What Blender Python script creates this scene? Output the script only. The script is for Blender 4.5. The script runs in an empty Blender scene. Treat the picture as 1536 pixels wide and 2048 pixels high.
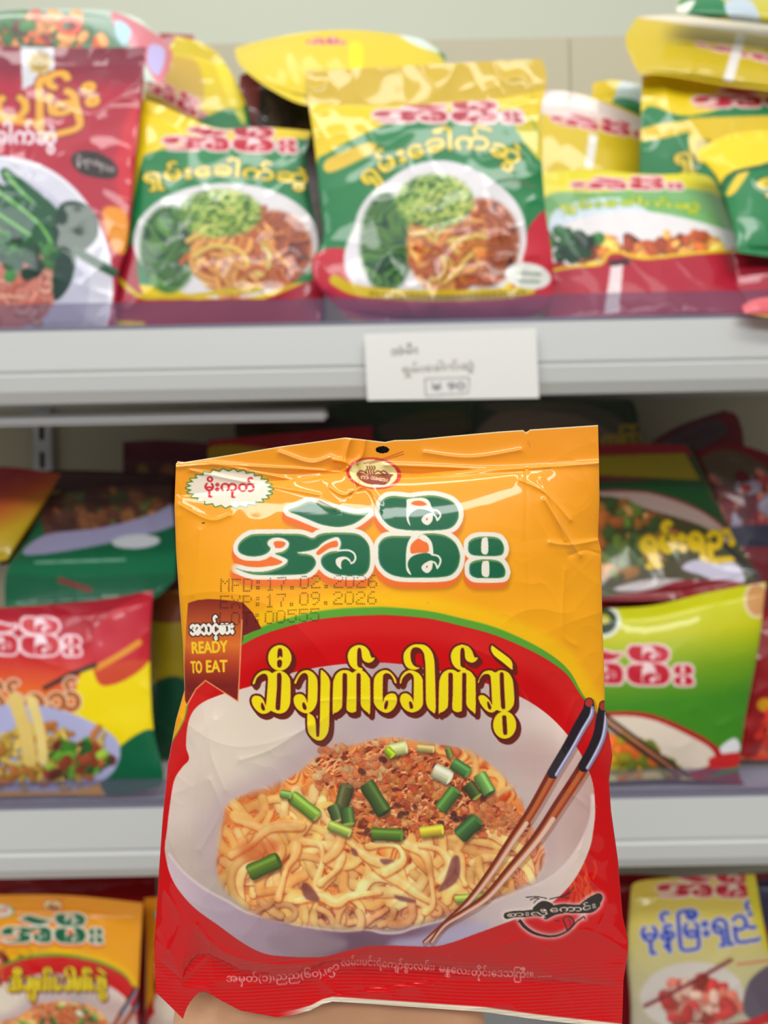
import bpy, math, random
import numpy as np

# ------------------------------------------------------------------ camera, world, lights, exposure
scene = bpy.context.scene
COL = scene.collection
W, H, F = 1536, 2048, 1450.0
TH = math.radians(1.1)                       # the phone is rolled a little
CT, ST = math.cos(TH), math.sin(TH)

cam_data = bpy.data.cameras.new('camera')
cam = bpy.data.objects.new('camera', cam_data)
COL.objects.link(cam)
cam_data.sensor_fit = 'VERTICAL'
cam_data.sensor_height = 36.0
cam_data.lens = 36.0 * F / H
cam_data.clip_start = 0.01
cam_data.dof.use_dof = True
cam_data.dof.focus_distance = 0.262
cam_data.dof.aperture_fstop = 8.0
from mathutils import Matrix
cam.matrix_world = Matrix(((CT, ST, 0, 0), (0, 0, -1, 0), (-ST, CT, 0, 0), (0, 0, 0, 1)))
scene.camera = cam

world = bpy.data.worlds.new('store')
scene.world = world
world.use_nodes = True
wn, wl = world.node_tree.nodes, world.node_tree.links
wn.clear()
w_out = wn.new('ShaderNodeOutputWorld'); w_bg = wn.new('ShaderNodeBackground')
w_tc = wn.new('ShaderNodeTexCoord'); w_sep = wn.new('ShaderNodeSeparateXYZ'); w_ramp = wn.new('ShaderNodeValToRGB')
w_map = wn.new('ShaderNodeMapRange')
w_map.inputs[1].default_value = -1; w_map.inputs[2].default_value = 1
wl.new(w_tc.outputs['Generated'], w_sep.inputs[0]); wl.new(w_sep.outputs['Z'], w_map.inputs[0])
wl.new(w_map.outputs[0], w_ramp.inputs[0]); wl.new(w_ramp.outputs[0], w_bg.inputs['Color']); wl.new(w_bg.outputs[0], w_out.inputs[0])
e = w_ramp.color_ramp.elements
e[0].position = 0.0; e[0].color = (0.22, 0.215, 0.21, 1)
e[1].position = 1.0; e[1].color = (1.0, 1.0, 1.0, 1)
for p, c in ((0.42, (0.17, 0.165, 0.16, 1)), (0.56, (0.24, 0.235, 0.23, 1)), (0.72, (0.95, 0.96, 0.98, 1))):
    k = e.new(p); k.color = c
w_bg.inputs['Strength'].default_value = 0.8

def area_light(name, loc, target, sx, sy, power, color=(1, 0.985, 0.96)):
    d = bpy.data.lights.new(name, 'AREA'); d.shape = 'RECTANGLE'; d.size = sx; d.size_y = sy; d.energy = power; d.color = color
    o = bpy.data.objects.new(name, d); COL.objects.link(o); o.location = loc
    from mathutils import Vector
    o.rotation_euler = (Vector(target) - Vector(loc)).to_track_quat('-Z', 'Y').to_euler()
    return o
area_light('ceiling_tube', (0.0, -0.45, 1.75), (0, 0.5, 0), 2.6, 0.20, 27)
area_light('ceiling_tube', (0.1, -2.0, 1.6), (0, 0.6, 0.1), 2.8, 0.3, 42)
area_light('ceiling_tube', (-0.2, 0.75, 1.95), (0, 1.0, 0.6), 2.8, 0.2, 7)
area_light('ceiling_panel', (-1.6, -1.0, 1.3), (0, 0.7, 0.2), 0.6, 0.6, 8, (0.93, 0.96, 1.0))

scene.view_settings.view_transform = 'Standard'
scene.view_settings.look = 'None'
scene.view_settings.exposure = -0.25
scene.view_settings.gamma = 1.0
scene.view_settings.use_curve_mapping = False
scene.cycles.use_denoising = True
scene.cycles.max_bounces = 6
scene.cycles.caustics_reflective = False
scene.cycles.caustics_refractive = False

# ------------------------------------------------------------------ helpers: space
def P(px, py, d):
    """the point seen at photo pixel (px, py) standing d metres in front of the lens (arrays welcome)"""
    px = np.asarray(px, float); py = np.asarray(py, float); d = np.asarray(d, float)
    x = (px - 768) * d / F; z = (1024 - py) * d / F
    return np.stack(np.broadcast_arrays(x * CT + z * ST, d, -x * ST + z * CT), -1)
def ypix(px, zw, d):
    """photo row where world height zw is seen at column px, depth d"""
    x = (px - 768) * d / F
    return 1024 - F * (zw + x * ST) / CT / d

def srgb2lin(c):
    c = np.asarray(c, float)
    return np.where(c <= 0.04045, c / 12.92, ((c + 0.055) / 1.055) ** 2.4)
def lin(r, g, b):
    return tuple(srgb2lin(np.array([r, g, b]) / 255.0)) + (1.0,)

def vnoise(shape_pts, cell, seed):
    """smooth value noise at pts (...,2) with the given cell size, about -1..1"""
    rng = np.random.RandomState(seed)
    g = rng.rand(128, 128) * 2 - 1
    an = seed * 0.73; ca, sa = math.cos(an), math.sin(an); p = np.asarray(shape_pts, float)
    p = np.stack([p[..., 0] * ca + p[..., 1] * sa, -p[..., 0] * sa + p[..., 1] * ca], -1) / cell + 1000.0
    i = np.floor(p).astype(int); f = p - i
    f = f * f * f * (f * (f * 6 - 15) + 10)
    x0, y0 = i[..., 0] % 128, i[..., 1] % 128; x1, y1 = (x0 + 1) % 128, (y0 + 1) % 128
    return (g[y0, x0] * (1 - f[..., 0]) + g[y0, x1] * f[..., 0]) * (1 - f[..., 1]) + (g[y1, x0] * (1 - f[..., 0]) + g[y1, x1] * f[..., 0]) * f[..., 1]
def crumple(pts, cell, seed, ang=0.0, stretch=1.0):
    """creased film: ridged noise with sharp folds"""
    c, s = math.cos(ang), math.sin(ang)
    q = np.stack([(pts[..., 0] * c + pts[..., 1] * s) / stretch, -pts[..., 0] * s + pts[..., 1] * c], -1)
    return 1 - 2 * np.abs(vnoise(q, cell, seed)) ** 0.8

# ------------------------------------------------------------------ helpers: drawing printed artwork
def smooth_path(pts, closed=False, n=6):
    p = np.asarray(pts, float)
    if len(p) < 3: return p
    out = []
    m = len(p)
    for i in range(m if closed else m - 1):
        if closed: a, b, c, d = p[i - 1], p[i], p[(i + 1) % m], p[(i + 2) % m]
        else: a, b, c, d = p[max(i - 1, 0)], p[i], p[i + 1], p[min(i + 2, m - 1)]
        for k in range(n):
            t = k / n
            out.append(0.5 * (2 * b + (c - a) * t + (2 * a - 5 * b + 4 * c - d) * t * t + (3 * b - a - 3 * c + d) * t ** 3))
    if not closed: out.append(p[-1])
    return np.array(out)
def ring(p):
    p = np.asarray(p, float)
    return np.concatenate([p, np.roll(p, -1, 0)], 1)
def ell(cx, cy, rx, ry, rot=0, n=48):
    t = np.linspace(0, 2 * math.pi, n, endpoint=False); c, s = math.cos(rot), math.sin(rot)
    return np.stack([cx + rx * np.cos(t) * c - ry * np.sin(t) * s, cy + rx * np.cos(t) * s + ry * np.sin(t) * c], -1)

TEXT_CACHE = {}
def text_edges(body):
    """outline edges of a line of type set in the built-in font (em units, y up), and its x extent"""
    if body in TEXT_CACHE: return TEXT_CACHE[body]
    c = bpy.data.curves.new('type', 'FONT'); c.body = body; c.size = 1; c.resolution_u = 3
    o = bpy.data.objects.new('type', c); COL.objects.link(o)
    dg = bpy.context.evaluated_depsgraph_get(); ev = o.evaluated_get(dg); m = ev.to_mesh()
    co = np.array([v.co[:2] for v in m.vertices]) if len(m.vertices) else np.zeros((0, 2))
    cnt = {}
    for pl in m.polygons:
        vs = list(pl.vertices)
        for a, b in zip(vs, vs[1:] + vs[:1]):
            if (b, a) in cnt: del cnt[(b, a)]
            else: cnt[(a, b)] = 1
    E = np.array([[*co[a], *co[b]] for a, b in cnt]) if cnt else np.zeros((0, 4))
    ev.to_mesh_clear(); bpy.data.objects.remove(o); bpy.data.curves.remove(c)
    TEXT_CACHE[body] = E
    return E

class Canvas:
    """a printing plate in photo pixel coordinates; colours are kept display-referred 0..1"""
    def __init__(s, x0, y0, x1, y1, k=1.0):
        s.x0, s.y0, s.k = x0, y0, k
        s.w, s.h = int((x1 - x0) * k) + 1, int((y1 - y0) * k) + 1
        s.a = np.zeros((s.h, s.w, 3))
    def fill(s, c): s.a[:] = np.array(c) / 255.0
    def to(s, p): return (np.asarray(p, float) - (s.x0, s.y0)) * s.k
    def xy(s):
        yy, xx = np.mgrid[0:s.h, 0:s.w]
        return xx / s.k + s.x0, yy / s.k + s.y0
    def cover(s, E, evenodd=True, sub=3):
        """coverage of the area bounded by edges E (n,4) in photo pixels"""
        M = np.zeros((s.h, s.w))
        if len(E) == 0: return M
        E = np.concatenate([s.to(E[:, :2]), s.to(E[:, 2:])], 1)
        ya, yb = E[:, 1], E[:, 3]
        r0, r1 = max(0, int(min(ya.min(), yb.min()))), min(s.h - 1, int(max(ya.max(), yb.max())) + 1)
        c0, c1 = max(0, int(min(E[:, 0].min(), E[:, 2].min())) - 1), min(s.w, int(max(E[:, 0].max(), E[:, 2].max())) + 2)
        if c1 <= c0: return M
        cols = np.arange(c0, c1)
        for r in range(r0, r1 + 1):
            acc = np.zeros(c1 - c0)
            for q in range(sub):
                y = r + (q + 0.5) / sub - 0.5
                hit = (ya <= y) != (yb <= y)
                if not hit.any(): continue
                e_ = E[hit]; t = (y - e_[:, 1]) / (e_[:, 3] - e_[:, 1])
                xs = e_[:, 0] + t * (e_[:, 2] - e_[:, 0]); sg = np.where(e_[:, 3] > e_[:, 1], 1, -1)
                o = np.argsort(xs); xs, sg = xs[o], sg[o]; wd = np.cumsum(sg) if not evenodd else np.arange(1, len(xs) + 1) % 2
                for i in range(len(xs) - 1):
                    if wd[i] != 0: acc += np.clip(np.minimum(cols + 0.5, xs[i + 1]) - np.maximum(cols - 0.5, xs[i]), 0, 1)
            M[r, c0:c1] += np.minimum(acc / sub, 1)
        return np.minimum(M, 1)
    def mpoly(s, pts, smooth=True, n=6):
        return s.cover(ring(smooth_path(pts, True, n) if smooth else pts))
    def mstroke(s, pts, w, smooth=True, n=5):
        """half-width w: number or one per point"""
        p = np.asarray(pts, float); ww = np.full(len(p), float(w)) if np.isscalar(w) else np.asarray(w, float)
        q = np.concatenate([p, ww[:, None]], 1)
        if smooth and len(q) > 2: q = smooth_path(q, False, n)
        c = s.to(q[:, :2]); r = np.maximum(q[:, 2], 0.05) * s.k
        M = np.zeros((s.h, s.w)); pad = r.max() + 2
        bx0, by0 = np.floor(c.min(0) - pad).astype(int); bx1, by1 = np.ceil(c.max(0) + pad).astype(int)
        bx0, by0, bx1, by1 = max(bx0, 0), max(by0, 0), min(bx1, s.w), min(by1, s.h)
        if bx1 <= bx0 or by1 <= by0: return M
        yy, xx = np.mgrid[by0:by1, bx0:bx1]; best = np.full(xx.shape, -1e9)
        for i in range(len(c) - 1):
            d = c[i + 1] - c[i]; L = d @ d + 1e-9
            t = np.clip(((xx - c[i, 0]) * d[0] + (yy - c[i, 1]) * d[1]) / L, 0, 1)
            best = np.maximum(best, r[i] + t * (r[i + 1] - r[i]) - np.hypot(xx - c[i, 0] - t * d[0], yy - c[i, 1] - t * d[1]))
        M[by0:by1, bx0:bx1] = np.clip(best + 0.5, 0, 1)
        return M
    def mtext(s, body, base, size, width=None, bold=0, flip=1):
        """type running along the polyline base (photo px); width stretches the line to that length"""
        E = text_edges(body)
        if len(E) == 0: return np.zeros((s.h, s.w))
        b = np.asarray(base, float); seg = np.hypot(*np.diff(b, axis=0).T); cum = np.concatenate([[0], np.cumsum(seg)])
        xmax = max(E[:, 0].max(), E[:, 2].max()); xmin = min(E[:, 0].min(), E[:, 2].min())
        kx = (width if width else cum[-1]) / (xmax - xmin)
        def mp(x, y):
            u = (x - xmin) * kx
            X = np.interp(u, cum, b[:, 0]); Y = np.interp(u, cum, b[:, 1])
            i = np.clip(np.searchsorted(cum, u) - 1, 0, len(seg) - 1); d = (b[1:] - b[:-1])[i] / seg[i][:, None]
            return np.stack([X + d[:, 1] * y * size, Y - d[:, 0] * y * size], 1)
        M = s.cover(np.concatenate([mp(E[:, 0], E[:, 1]), mp(E[:, 2], E[:, 3])], 1), evenodd=False)
        return dilate(M, bold * s.k) if bold else M
    def put(s, M, c, a=1.0):
        c = np.asarray(c, float) / 255.0
        m = (M * a)[..., None]
        s.a = s.a * (1 - m) + c * m
    def poly(s, pts, c, a=1.0, smooth=True, soft=0):
        M = s.mpoly(pts, smooth)
        s.put(blur(M, soft * s.k) if soft else M, c, a)
    def stroke(s, pts, w, c, a=1.0, smooth=True, soft=0):
        M = s.mstroke(pts, w, smooth)
        s.put(blur(M, soft * s.k) if soft else M, c, a)
    def text(s, body, base, size, c, bold=0, out=None, ow=0, width=None):
        M = s.mtext(body, base, size, width, bold)
        if out is not None: s.put(dilate(M, ow * s.k), out)
        s.put(M, c)
    def quick(s, pts, w, c, a=1.0):
        """a stroke blended only inside its own box, for the hundreds of noodles"""
        c_ = s.to(np.asarray(pts, float)); pad = (np.max(w) + 3) * s.k
        bx0, by0 = np.floor(c_.min(0) - pad).astype(int); bx1, by1 = np.ceil(c_.max(0) + pad).astype(int)
        bx0, by0, bx1, by1 = max(bx0, 0), max(by0, 0), min(bx1, s.w), min(by1, s.h)
        if bx1 <= bx0 or by1 <= by0: return
        sub = Canvas(0, 0, 1, 1); sub.x0, sub.y0, sub.k = s.x0 + bx0 / s.k, s.y0 + by0 / s.k, s.k
        sub.w, sub.h = bx1 - bx0, by1 - by0
        m = (sub.mstroke(pts, w) * a)[..., None]
        s.a[by0:by1, bx0:bx1] = s.a[by0:by1, bx0:bx1] * (1 - m) + np.asarray(c, float) / 255.0 * m
    def sample(s, px, py):
        x = np.clip((px - s.x0) * s.k, 0, s.w - 1.001); y = np.clip((py - s.y0) * s.k, 0, s.h - 1.001)
        i, j = x.astype(int), y.astype(int); f, g = (x - i)[..., None], (y - j)[..., None]
        a = s.a
        return (a[j, i] * (1 - f) + a[j, i + 1] * f) * (1 - g) + (a[j + 1, i] * (1 - f) + a[j + 1, i + 1] * f) * g

def shift(M, dx, dy):
    dx, dy = int(round(dx)), int(round(dy)); R = np.zeros_like(M); h, w = M.shape
    R[max(dy, 0):h + min(dy, 0), max(dx, 0):w + min(dx, 0)] = M[max(-dy, 0):h + min(-dy, 0), max(-dx, 0):w + min(-dx, 0)]
    return R
def dilate(M, r):
    ys, xs = np.nonzero(M > 0.01)
    if len(ys) == 0 or r <= 0: return M
    p = int(r) + 2
    y0, y1, x0, x1 = max(ys.min() - p, 0), min(ys.max() + p + 1, M.shape[0]), max(xs.min() - p, 0), min(xs.max() + p + 1, M.shape[1])
    S = M[y0:y1, x0:x1]; R = S.copy()
    if r < 1.5:
        for dx, dy in ((1, 0), (-1, 0), (0, 1), (0, -1)): R = np.maximum(R, shift(S, dx, dy) * min(1, r))
    else:
        rr = r
        while rr > 0.6:
            n = max(8, int(rr * 5))
            for t in range(n): R = np.maximum(R, shift(S, rr * math.cos(6.2832 * t / n), rr * math.sin(6.2832 * t / n)))
            rr -= 1.6
    out = M.copy(); out[y0:y1, x0:x1] = R
    return out
def blur(M, r):
    r = int(max(1, round(r)))
    for _ in range(2):
        for ax in (0, 1):
            n = M.shape[ax]; pad = [(0, 0)] * M.ndim; pad[ax] = (r + 1, r)
            C = np.cumsum(np.pad(M, pad, mode='edge'), ax)
            i0, i1 = np.arange(n), np.arange(n) + 2 * r + 1
            M = (np.take(C, i1, ax) - np.take(C, i0, ax)) / (2 * r + 1)
    return M
def ramp(v, stops):
    """colour ramp over array v: stops [(value, (r,g,b)), ...] -> 0..255"""
    x = [q[0] for q in stops]
    return np.stack([np.interp(v, x, [q[1][i] for q in stops]) for i in range(3)], -1)
def inside(cv, poly, n, rng):
    """n random photo-pixel points inside a polygon"""
    M = cv.mpoly(poly) > 0.5; ys, xs = np.nonzero(M)
    if len(ys) == 0: return np.zeros((0, 2))
    i = rng.randint(0, len(ys), n)
    return np.stack([xs[i] / cv.k + cv.x0, ys[i] / cv.k + cv.y0], 1)
def noodles(cv, poly, n, length, w, cols, edge, seed, curl=1.0, sort=True):
    """printed tangle of noodles filling a polygon: dark edge, pale ribbon, lighter core"""
    rng = np.random.RandomState(seed); pts = inside(cv, poly, n, rng)
    if sort: pts = pts[np.argsort(pts[:, 1] + rng.rand(len(pts)) * 60)]
    for p in pts:
        a = rng.rand() * 6.28; L = length * (0.5 + rng.rand()); st = 5; q = [p]
        bend = (rng.rand() - 0.5) * 1.6 * curl
        for i in range(st):
            a += bend + (rng.rand() - 0.5) * 0.7; q.append(q[-1] + np.array([math.cos(a), math.sin(a)]) * L / st)
        q = np.array(q); q += p - q.mean(0)
        c = np.array(cols[rng.randint(len(cols))], float) * (0.9 + 0.14 * rng.rand())
        ww = w * (0.7 + 0.6 * rng.rand())
        cv.quick(q + (1.2, 2.0), ww + 1.6, edge[rng.randint(len(edge))], 0.6)
        cv.quick(q, ww, np.minimum(c * 0.95, 255)); cv.quick(q - (0, ww * 0.25), ww * 0.55, np.minimum(c * 1.05, 255), 0.6)
def crumbs(cv, poly, n, r, cols, seed, a=1.0):
    rng = np.random.RandomState(seed)
    for p in inside(cv, poly, n, rng):
        c = np.array(cols[rng.randint(len(cols))], float) * (0.85 + 0.3 * rng.rand()); an = rng.rand() * 6.28; rr = r * (0.5 + rng.rand())
        q = [p, p + np.array([math.cos(an), math.sin(an)]) * rr * 1.2]
        cv.quick(np.array(q) + (0.8, 1.5), rr + 1, c * 0.55, 0.6 * a); cv.quick(q, rr, np.minimum(c, 255), a)
        cv.quick(np.array(q) - rr * 0.3, rr * 0.4, np.minimum(c * 1.25, 255), 0.5 * a)
def strands(cv, M, cell, freq, stops, seed, warp=26, a=1.0, vary=0.12):
    """printed curls: contour bands of a warped field, each band shaded like a round strand"""
    ys, xs = np.nonzero(M > 0.01)
    if len(ys) == 0: return
    y0, y1, x0, x1 = ys.min(), ys.max() + 1, xs.min(), xs.max() + 1
    X, Y = cv.xy(); p = np.stack([X[y0:y1, x0:x1], Y[y0:y1, x0:x1]], -1)
    w = np.stack([vnoise(p, cell * .7, seed + 1), vnoise(p, cell * .7, seed + 2)], -1) * warp
    f = vnoise(p + w, cell, seed) * freq + 40; i = np.floor(f).astype(int); t = f - i
    r = np.random.RandomState(seed + 9).rand(200)
    sh = np.clip(1 - np.abs(2 * t - 1.1) ** 2.2, 0, 1)
    c = ramp(sh, stops) * (1 - vary + 2 * vary * r[i % 200])[..., None]
    m = (M[y0:y1, x0:x1] * a)[..., None]; cv.a[y0:y1, x0:x1] = cv.a[y0:y1, x0:x1] * (1 - m) + np.clip(c, 0, 255) / 255.0 * m
def mince(cv, M, cell, stops, seed, a=1.0):
    """printed crumbs: an embossed grain lit from above left"""
    ys, xs = np.nonzero(M > 0.01)
    if len(ys) == 0: return
    y0, y1, x0, x1 = ys.min(), ys.max() + 1, xs.min(), xs.max() + 1
    X, Y = cv.xy(); p = np.stack([X[y0:y1, x0:x1], Y[y0:y1, x0:x1]], -1)
    w = np.stack([vnoise(p, cell * 1.1, seed + 4), vnoise(p, cell * 1.1, seed + 5)], -1) * cell * .35; p = p + w
    h = 1 - np.abs(vnoise(p, cell, seed)) * 1.5 + 0.6 * (1 - np.abs(vnoise(p, cell * .8, seed + 7)) * 1.5) + 0.45 * (1 - np.abs(vnoise(p, cell * .45, seed + 1)) * 1.6) + 0.5 * vnoise(p, cell * 2.6, seed + 2)
    gy, gx = np.gradient(h); v = 0.56 + 0.24 * (h - h.mean()) / h.std() - (gx * .5 + gy) * 1.6 * cell * cv.k / 9
    m = (M[y0:y1, x0:x1] * a)[..., None]; cv.a[y0:y1, x0:x1] = cv.a[y0:y1, x0:x1] * (1 - m) + ramp(np.clip(v, 0, 1), stops) / 255.0 * m
def leek(cv, p, q, r, c, end=None):
    """a cut piece of spring onion from p to q: flat ends, a lit upper side, its cut face showing"""
    p, q, c = np.array(p, float), np.array(q, float), np.array(c, float); d = q - p; L = np.hypot(*d) + 1e-6; d /= L
    n = np.array([-d[1], d[0]]); n = -n if n[1] > 0 else n
    p, q = p - d * r * .55, q + d * r * .55
    def band(lo, hi): return [p + n * lo, p + n * (lo + hi) / 2 - d * .12 * r, p + n * hi, (p + q) / 2 + n * hi, q + n * hi, q + n * (lo + hi) / 2 + d * .18 * r, q + n * lo, (p + q) / 2 + n * lo]
    cv.poly(np.array(band(-r * 1.05, r * .9)) + (2.5, 5), (84, 40, 26), 0.55, soft=2)
    cv.poly(band(-r, r), c * .62); cv.poly(band(-r * .72, r * .96), c * .82, soft=1); cv.poly(band(-r * .3, r * .9), c * 1.0, .9, soft=1)
    cv.poly(band(r * .12, r * .72), np.minimum(c * 1.25, 255), .8, soft=1); cv.poly(band(r * .34, r * .56), np.minimum(c * 1.5 + 10, 255), .6, soft=1)
    e_ = np.minimum(c * 1.2, 255) if end is None else np.array(end, float)
    cv.poly([q + n * r * .95, q + n * .4 * r + d * r * .3, q - n * .4 * r + d * r * .3, q - n * r * .95, q - n * .3 * r - d * r * .12, q + n * .3 * r - d * r * .12], e_, .9)

# ------------------------------------------------------------------ artwork: lettering shared by the packets
def fr(x0, y0, k, pts): return np.asarray(pts, float) / k + (x0, y0)
A_, B_, C_, D_ = (lambda p: fr(490, 1270, 8.533, p)), (lambda p: fr(650, 1270, 8.533, p)), (lambda p: fr(790, 1270, 8.533, p)), (lambda p: fr(890, 1270, 8.533, p))
KA = [(130,1330),(135,900),(150,760),(200,660),(280,605),(370,600),(430,620),(470,645),(520,610),(575,596),(620,600),(690,640),(750,720),(770,800),(770,1320),(720,1315),(650,1260),(610,1180),(608,1000),(608,700),(595,660),(570,648),(548,665),(538,700),(535,1250),(510,1310),(450,1325),(390,1300),(365,1240),(375,1000),(375,700),(360,662),(335,648),(312,662),(300,700),(295,1180),(260,1270),(200,1320),(160,1330)]
VIRAMA = [(630,600),(560,605),(480,570),(420,500),(390,400),(395,310),(440,230),(520,180),(600,170),(690,200),(750,270),(775,340),(800,388),(850,385),(820,440),(770,470),(720,470),(660,440),(630,380),(620,270),(600,222),(570,225),(552,280),(550,480),(570,545),(640,572)]
KA2 = [(745 + (x - 130) * .984, y - 8) for x, y in KA]; VIRAMA2 = [(x + 565, y - 2) for x, y in VIRAMA]
TITLE = [  # the yellow product name, letter by letter: outlines, then the slots cut out of them
    A_([(130,835),(150,760),(200,680),(270,625),(350,605),(420,620),(465,650),(520,618),(600,606),(680,640),(740,700),(775,790),(778,1000),(772,1150),(745,1240),(690,1310),(610,1340),(540,1335),(480,1312),(440,1295),(380,1335),(290,1345),(210,1300),(150,1230),(115,1150),(115,1090),(145,1045),(200,1035),(260,1050),(310,1100),(340,1170),(352,1215),(362,1150),(375,1000),(390,800),(388,720),(360,672),(310,662),(250,690),(200,740),(165,830)]),
    A_(ell(593, 390, 200, 218)),
    A_([(840,820),(870,740),(930,650),(1010,605),(1090,605),(1170,650),(1225,730),(1240,820),(1238,1000),(1228,1150),(1180,1260),(1100,1325),(1000,1330),(900,1270),(845,1190),(828,1100),(850,1040),(900,1010),(960,1010),(1010,1040),(1045,1100),(1060,1160),(1068,1120),(1075,900),(1078,740),(1060,672),(1010,647),(950,682),(900,760),(870,830)]),
    A_([(1293,612),(1340,620),(1400,680),(1450,790),(1448,1000),(1442,1300),(1435,1560),(1400,1700),(1320,1790),(1240,1800),(1160,1760),(1090,1680),(1065,1580),(1065,1342),(1120,1350),(1170,1390),(1200,1450),(1210,1560),(1220,1720),(1243,1735),(1265,1710),(1275,1500),(1288,900)]),
    B_(KA), B_(VIRAMA),
    B_([(1220,820),(1190,815),(1160,740),(1110,672),(1050,652),(1010,670),(990,720),(985,1000),(990,1150),(1010,1080),(1060,1020),(1130,995),(1200,1010),(1230,1080),(1220,1170),(1170,1260),(1090,1320),(1000,1320),(900,1260),(845,1180),(830,1100),(832,800),(860,700),(930,630),(1020,600),(1100,620),(1170,690),(1210,760)]),
    C_([(80,820),(100,720),(160,640),(240,600),(320,610),(410,660),(470,750),(475,850),(480,1100),(470,1200),(410,1280),(310,1320),(210,1300),(130,1230),(90,1140),(85,1080),(110,1020),(170,995),(230,1010),(280,1060),(305,1120),(315,1160),(318,1000),(320,750),(300,682),(250,647),(190,672),(130,740),(105,820)]),
    C_([(425,550),(390,555),(320,520),(280,450),(265,370),(270,280),(310,220),(380,212),(440,240),(490,310),(510,420),(520,600),(525,1000),(530,1150),(560,1240),(620,1300),(690,1310),(690,900),(680,600),(670,430),(640,310),(580,220),(500,170),(400,158),(300,170),(210,230),(150,320),(148,430),(180,520),(240,575),(320,592),(390,582)]),
    C_(KA2), C_(VIRAMA2),
    D_([(560,810),(590,730),(650,640),(730,605),(800,610),(860,640),(920,605),(1000,605),(1090,650),(1145,740),(1165,820),(1180,1000),(1180,1150),(1150,1230),(1080,1300),(1000,1310),(930,1300),(885,1280),(820,1320),(750,1315),(680,1270),(610,1180),(575,1100),(570,1060),(600,1030),(660,1030),(720,1070),(770,1130),(802,1195),(800,1100),(790,900),(780,740),(760,682),(710,662),(650,682),(600,742),(575,815)]),
    D_(ell(1018, 1535, 198, 235)),
    D_([(805,180),(785,215),(785,250),(805,300),(850,360),(990,470),(1140,590),(1152,540),(1150,480),(1110,410),(1010,330),(900,250)]),
]
TITLE_CUT = [
    A_([(548,690),(560,655),(585,642),(610,655),(622,700),(622,800),(600,1240),(583,1275),(560,1285),(535,1270),(522,1220),(545,900)]),
    A_([(275,1170),(295,1152),(325,1210),(342,1270),(325,1290),(300,1285),(275,1240)]),
    A_([(556,400),(558,270),(575,232),(595,225),(618,232),(634,270),(636,380),(597,362)]), A_([(550,500),(555,440),(590,420),(628,440),(628,510),(610,550),(585,556),(560,545)]),
    A_([(980,1170),(1005,1148),(1040,1205),(1052,1255),(1030,1280),(1005,1272),(982,1230)]),
    B_([(1010,1220),(1020,1170),(1050,1120),(1075,1130),(1075,1190),(1050,1260),(1020,1268)]),
    C_([(240,1150),(268,1133),(300,1185),(308,1240),(285,1262),(255,1245)]),
    D_([(935,680),(945,645),(965,635),(990,645),(1003,690),(1010,900),(1028,1220),(1015,1260),(995,1268),(970,1250),(955,1200),(940,900)]),
    D_([(720,1150),(740,1138),(775,1195),(792,1250),(765,1275),(735,1240)]),
    D_([(976,1410),(985,1378),(1012,1368),(1040,1380),(1048,1420),(1062,1660),(1050,1698),(1028,1708),(1002,1695),(990,1650)]),
]
def title(cv, T=lambda p: p, fill=(243, 222, 20), line=(104, 34, 26), r=3.8, drop=(6.5, 8.5)):
    s = abs(T(np.array([[100., 0]])) - T(np.array([[0., 0]])))[0, 0] / 100
    m = np.zeros((cv.h, cv.w)); c = np.zeros_like(m)
    for g in TITLE: m = np.maximum(m, cv.mpoly(T(g), True, 4))
    for g in TITLE_CUT: c = np.maximum(c, cv.mpoly(T(g), True, 4))
    m = m * (1 - c); f = cv.k * s
    o = dilate(m, r * f); d = o.copy()
    for t in (0.25, 0.5, 0.75, 1.0): d = np.maximum(d, shift(o, drop[0] * t * f, drop[1] * t * f))
    cv.put(d, line, 0.97); cv.put(o, np.array(line) * 0.92); cv.put(m, np.minimum(np.array(fill) * (1.02, 0.93, 2.8), 255))
    inner = m * shift(m, 2 * f, 0) * shift(m, -2 * f, 0) if f > 0.8 else m
    cv.put(inner, fill)

E_, F_ = (lambda p: fr(440, 970, 4.8, p)), (lambda p: fr(720, 970, 4.8, p))
BRAND = [
    E_([(170,600),(200,540),(270,490),(360,470),(700,468),(800,478),(890,508),(950,475),(1050,458),(1280,462),(1370,500),(1425,570),(1440,650),(1438,760),(1415,830),(1360,866),(1200,868),(1080,850),(1000,800),(968,735),(985,685),(1050,645),(1130,630),(1152,600),(1160,550),(1130,500),(1050,520),(980,560),(930,605),(850,632),(735,652),(870,672),(920,735),(905,790),(850,840),(760,860),(400,865),(280,850),(200,820),(145,797),(260,828),(420,832),(540,802),(620,765),(650,722),(600,690),(530,658),(600,640),(652,600),(660,550),(610,515),(530,505),(470,530),(455,570),(485,605),(470,640),(420,670),(350,685),(260,680),(190,650)]),
    E_([(650,245),(740,205),(850,160),(930,172),(1000,200),(1100,225),(1250,265),(1340,275),(1430,262),(1380,310),(1290,370),(1180,400),(1080,400),(960,375),(850,330),(740,285)]),
    F_([(175,620),(185,560),(230,510),(300,490),(400,490),(490,492),(550,505),(610,470),(720,465),(830,490),(910,550),(950,630),(960,700),(940,790),(880,860),(780,885),(600,890),(400,885),(280,850),(210,790),(180,720)]),
    F_([(190,230),(200,170),(250,120),(330,105),(480,120),(560,110),(700,100),(830,130),(910,180),(945,250),(940,330),(890,400),(800,430),(600,437),(420,430),(300,400),(220,330),(192,270)]),
    F_([(1038,600),(1050,540),(1120,502),(1240,495),(1330,512),(1375,570),(1380,640),(1340,678),(1200,682),(1090,675),(1045,645)]),
    F_([(1048,810),(1060,752),(1130,720),(1250,715),(1340,735),(1385,790),(1395,850),(1360,890),(1200,895),(1110,890),(1060,860)]),
]
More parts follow.
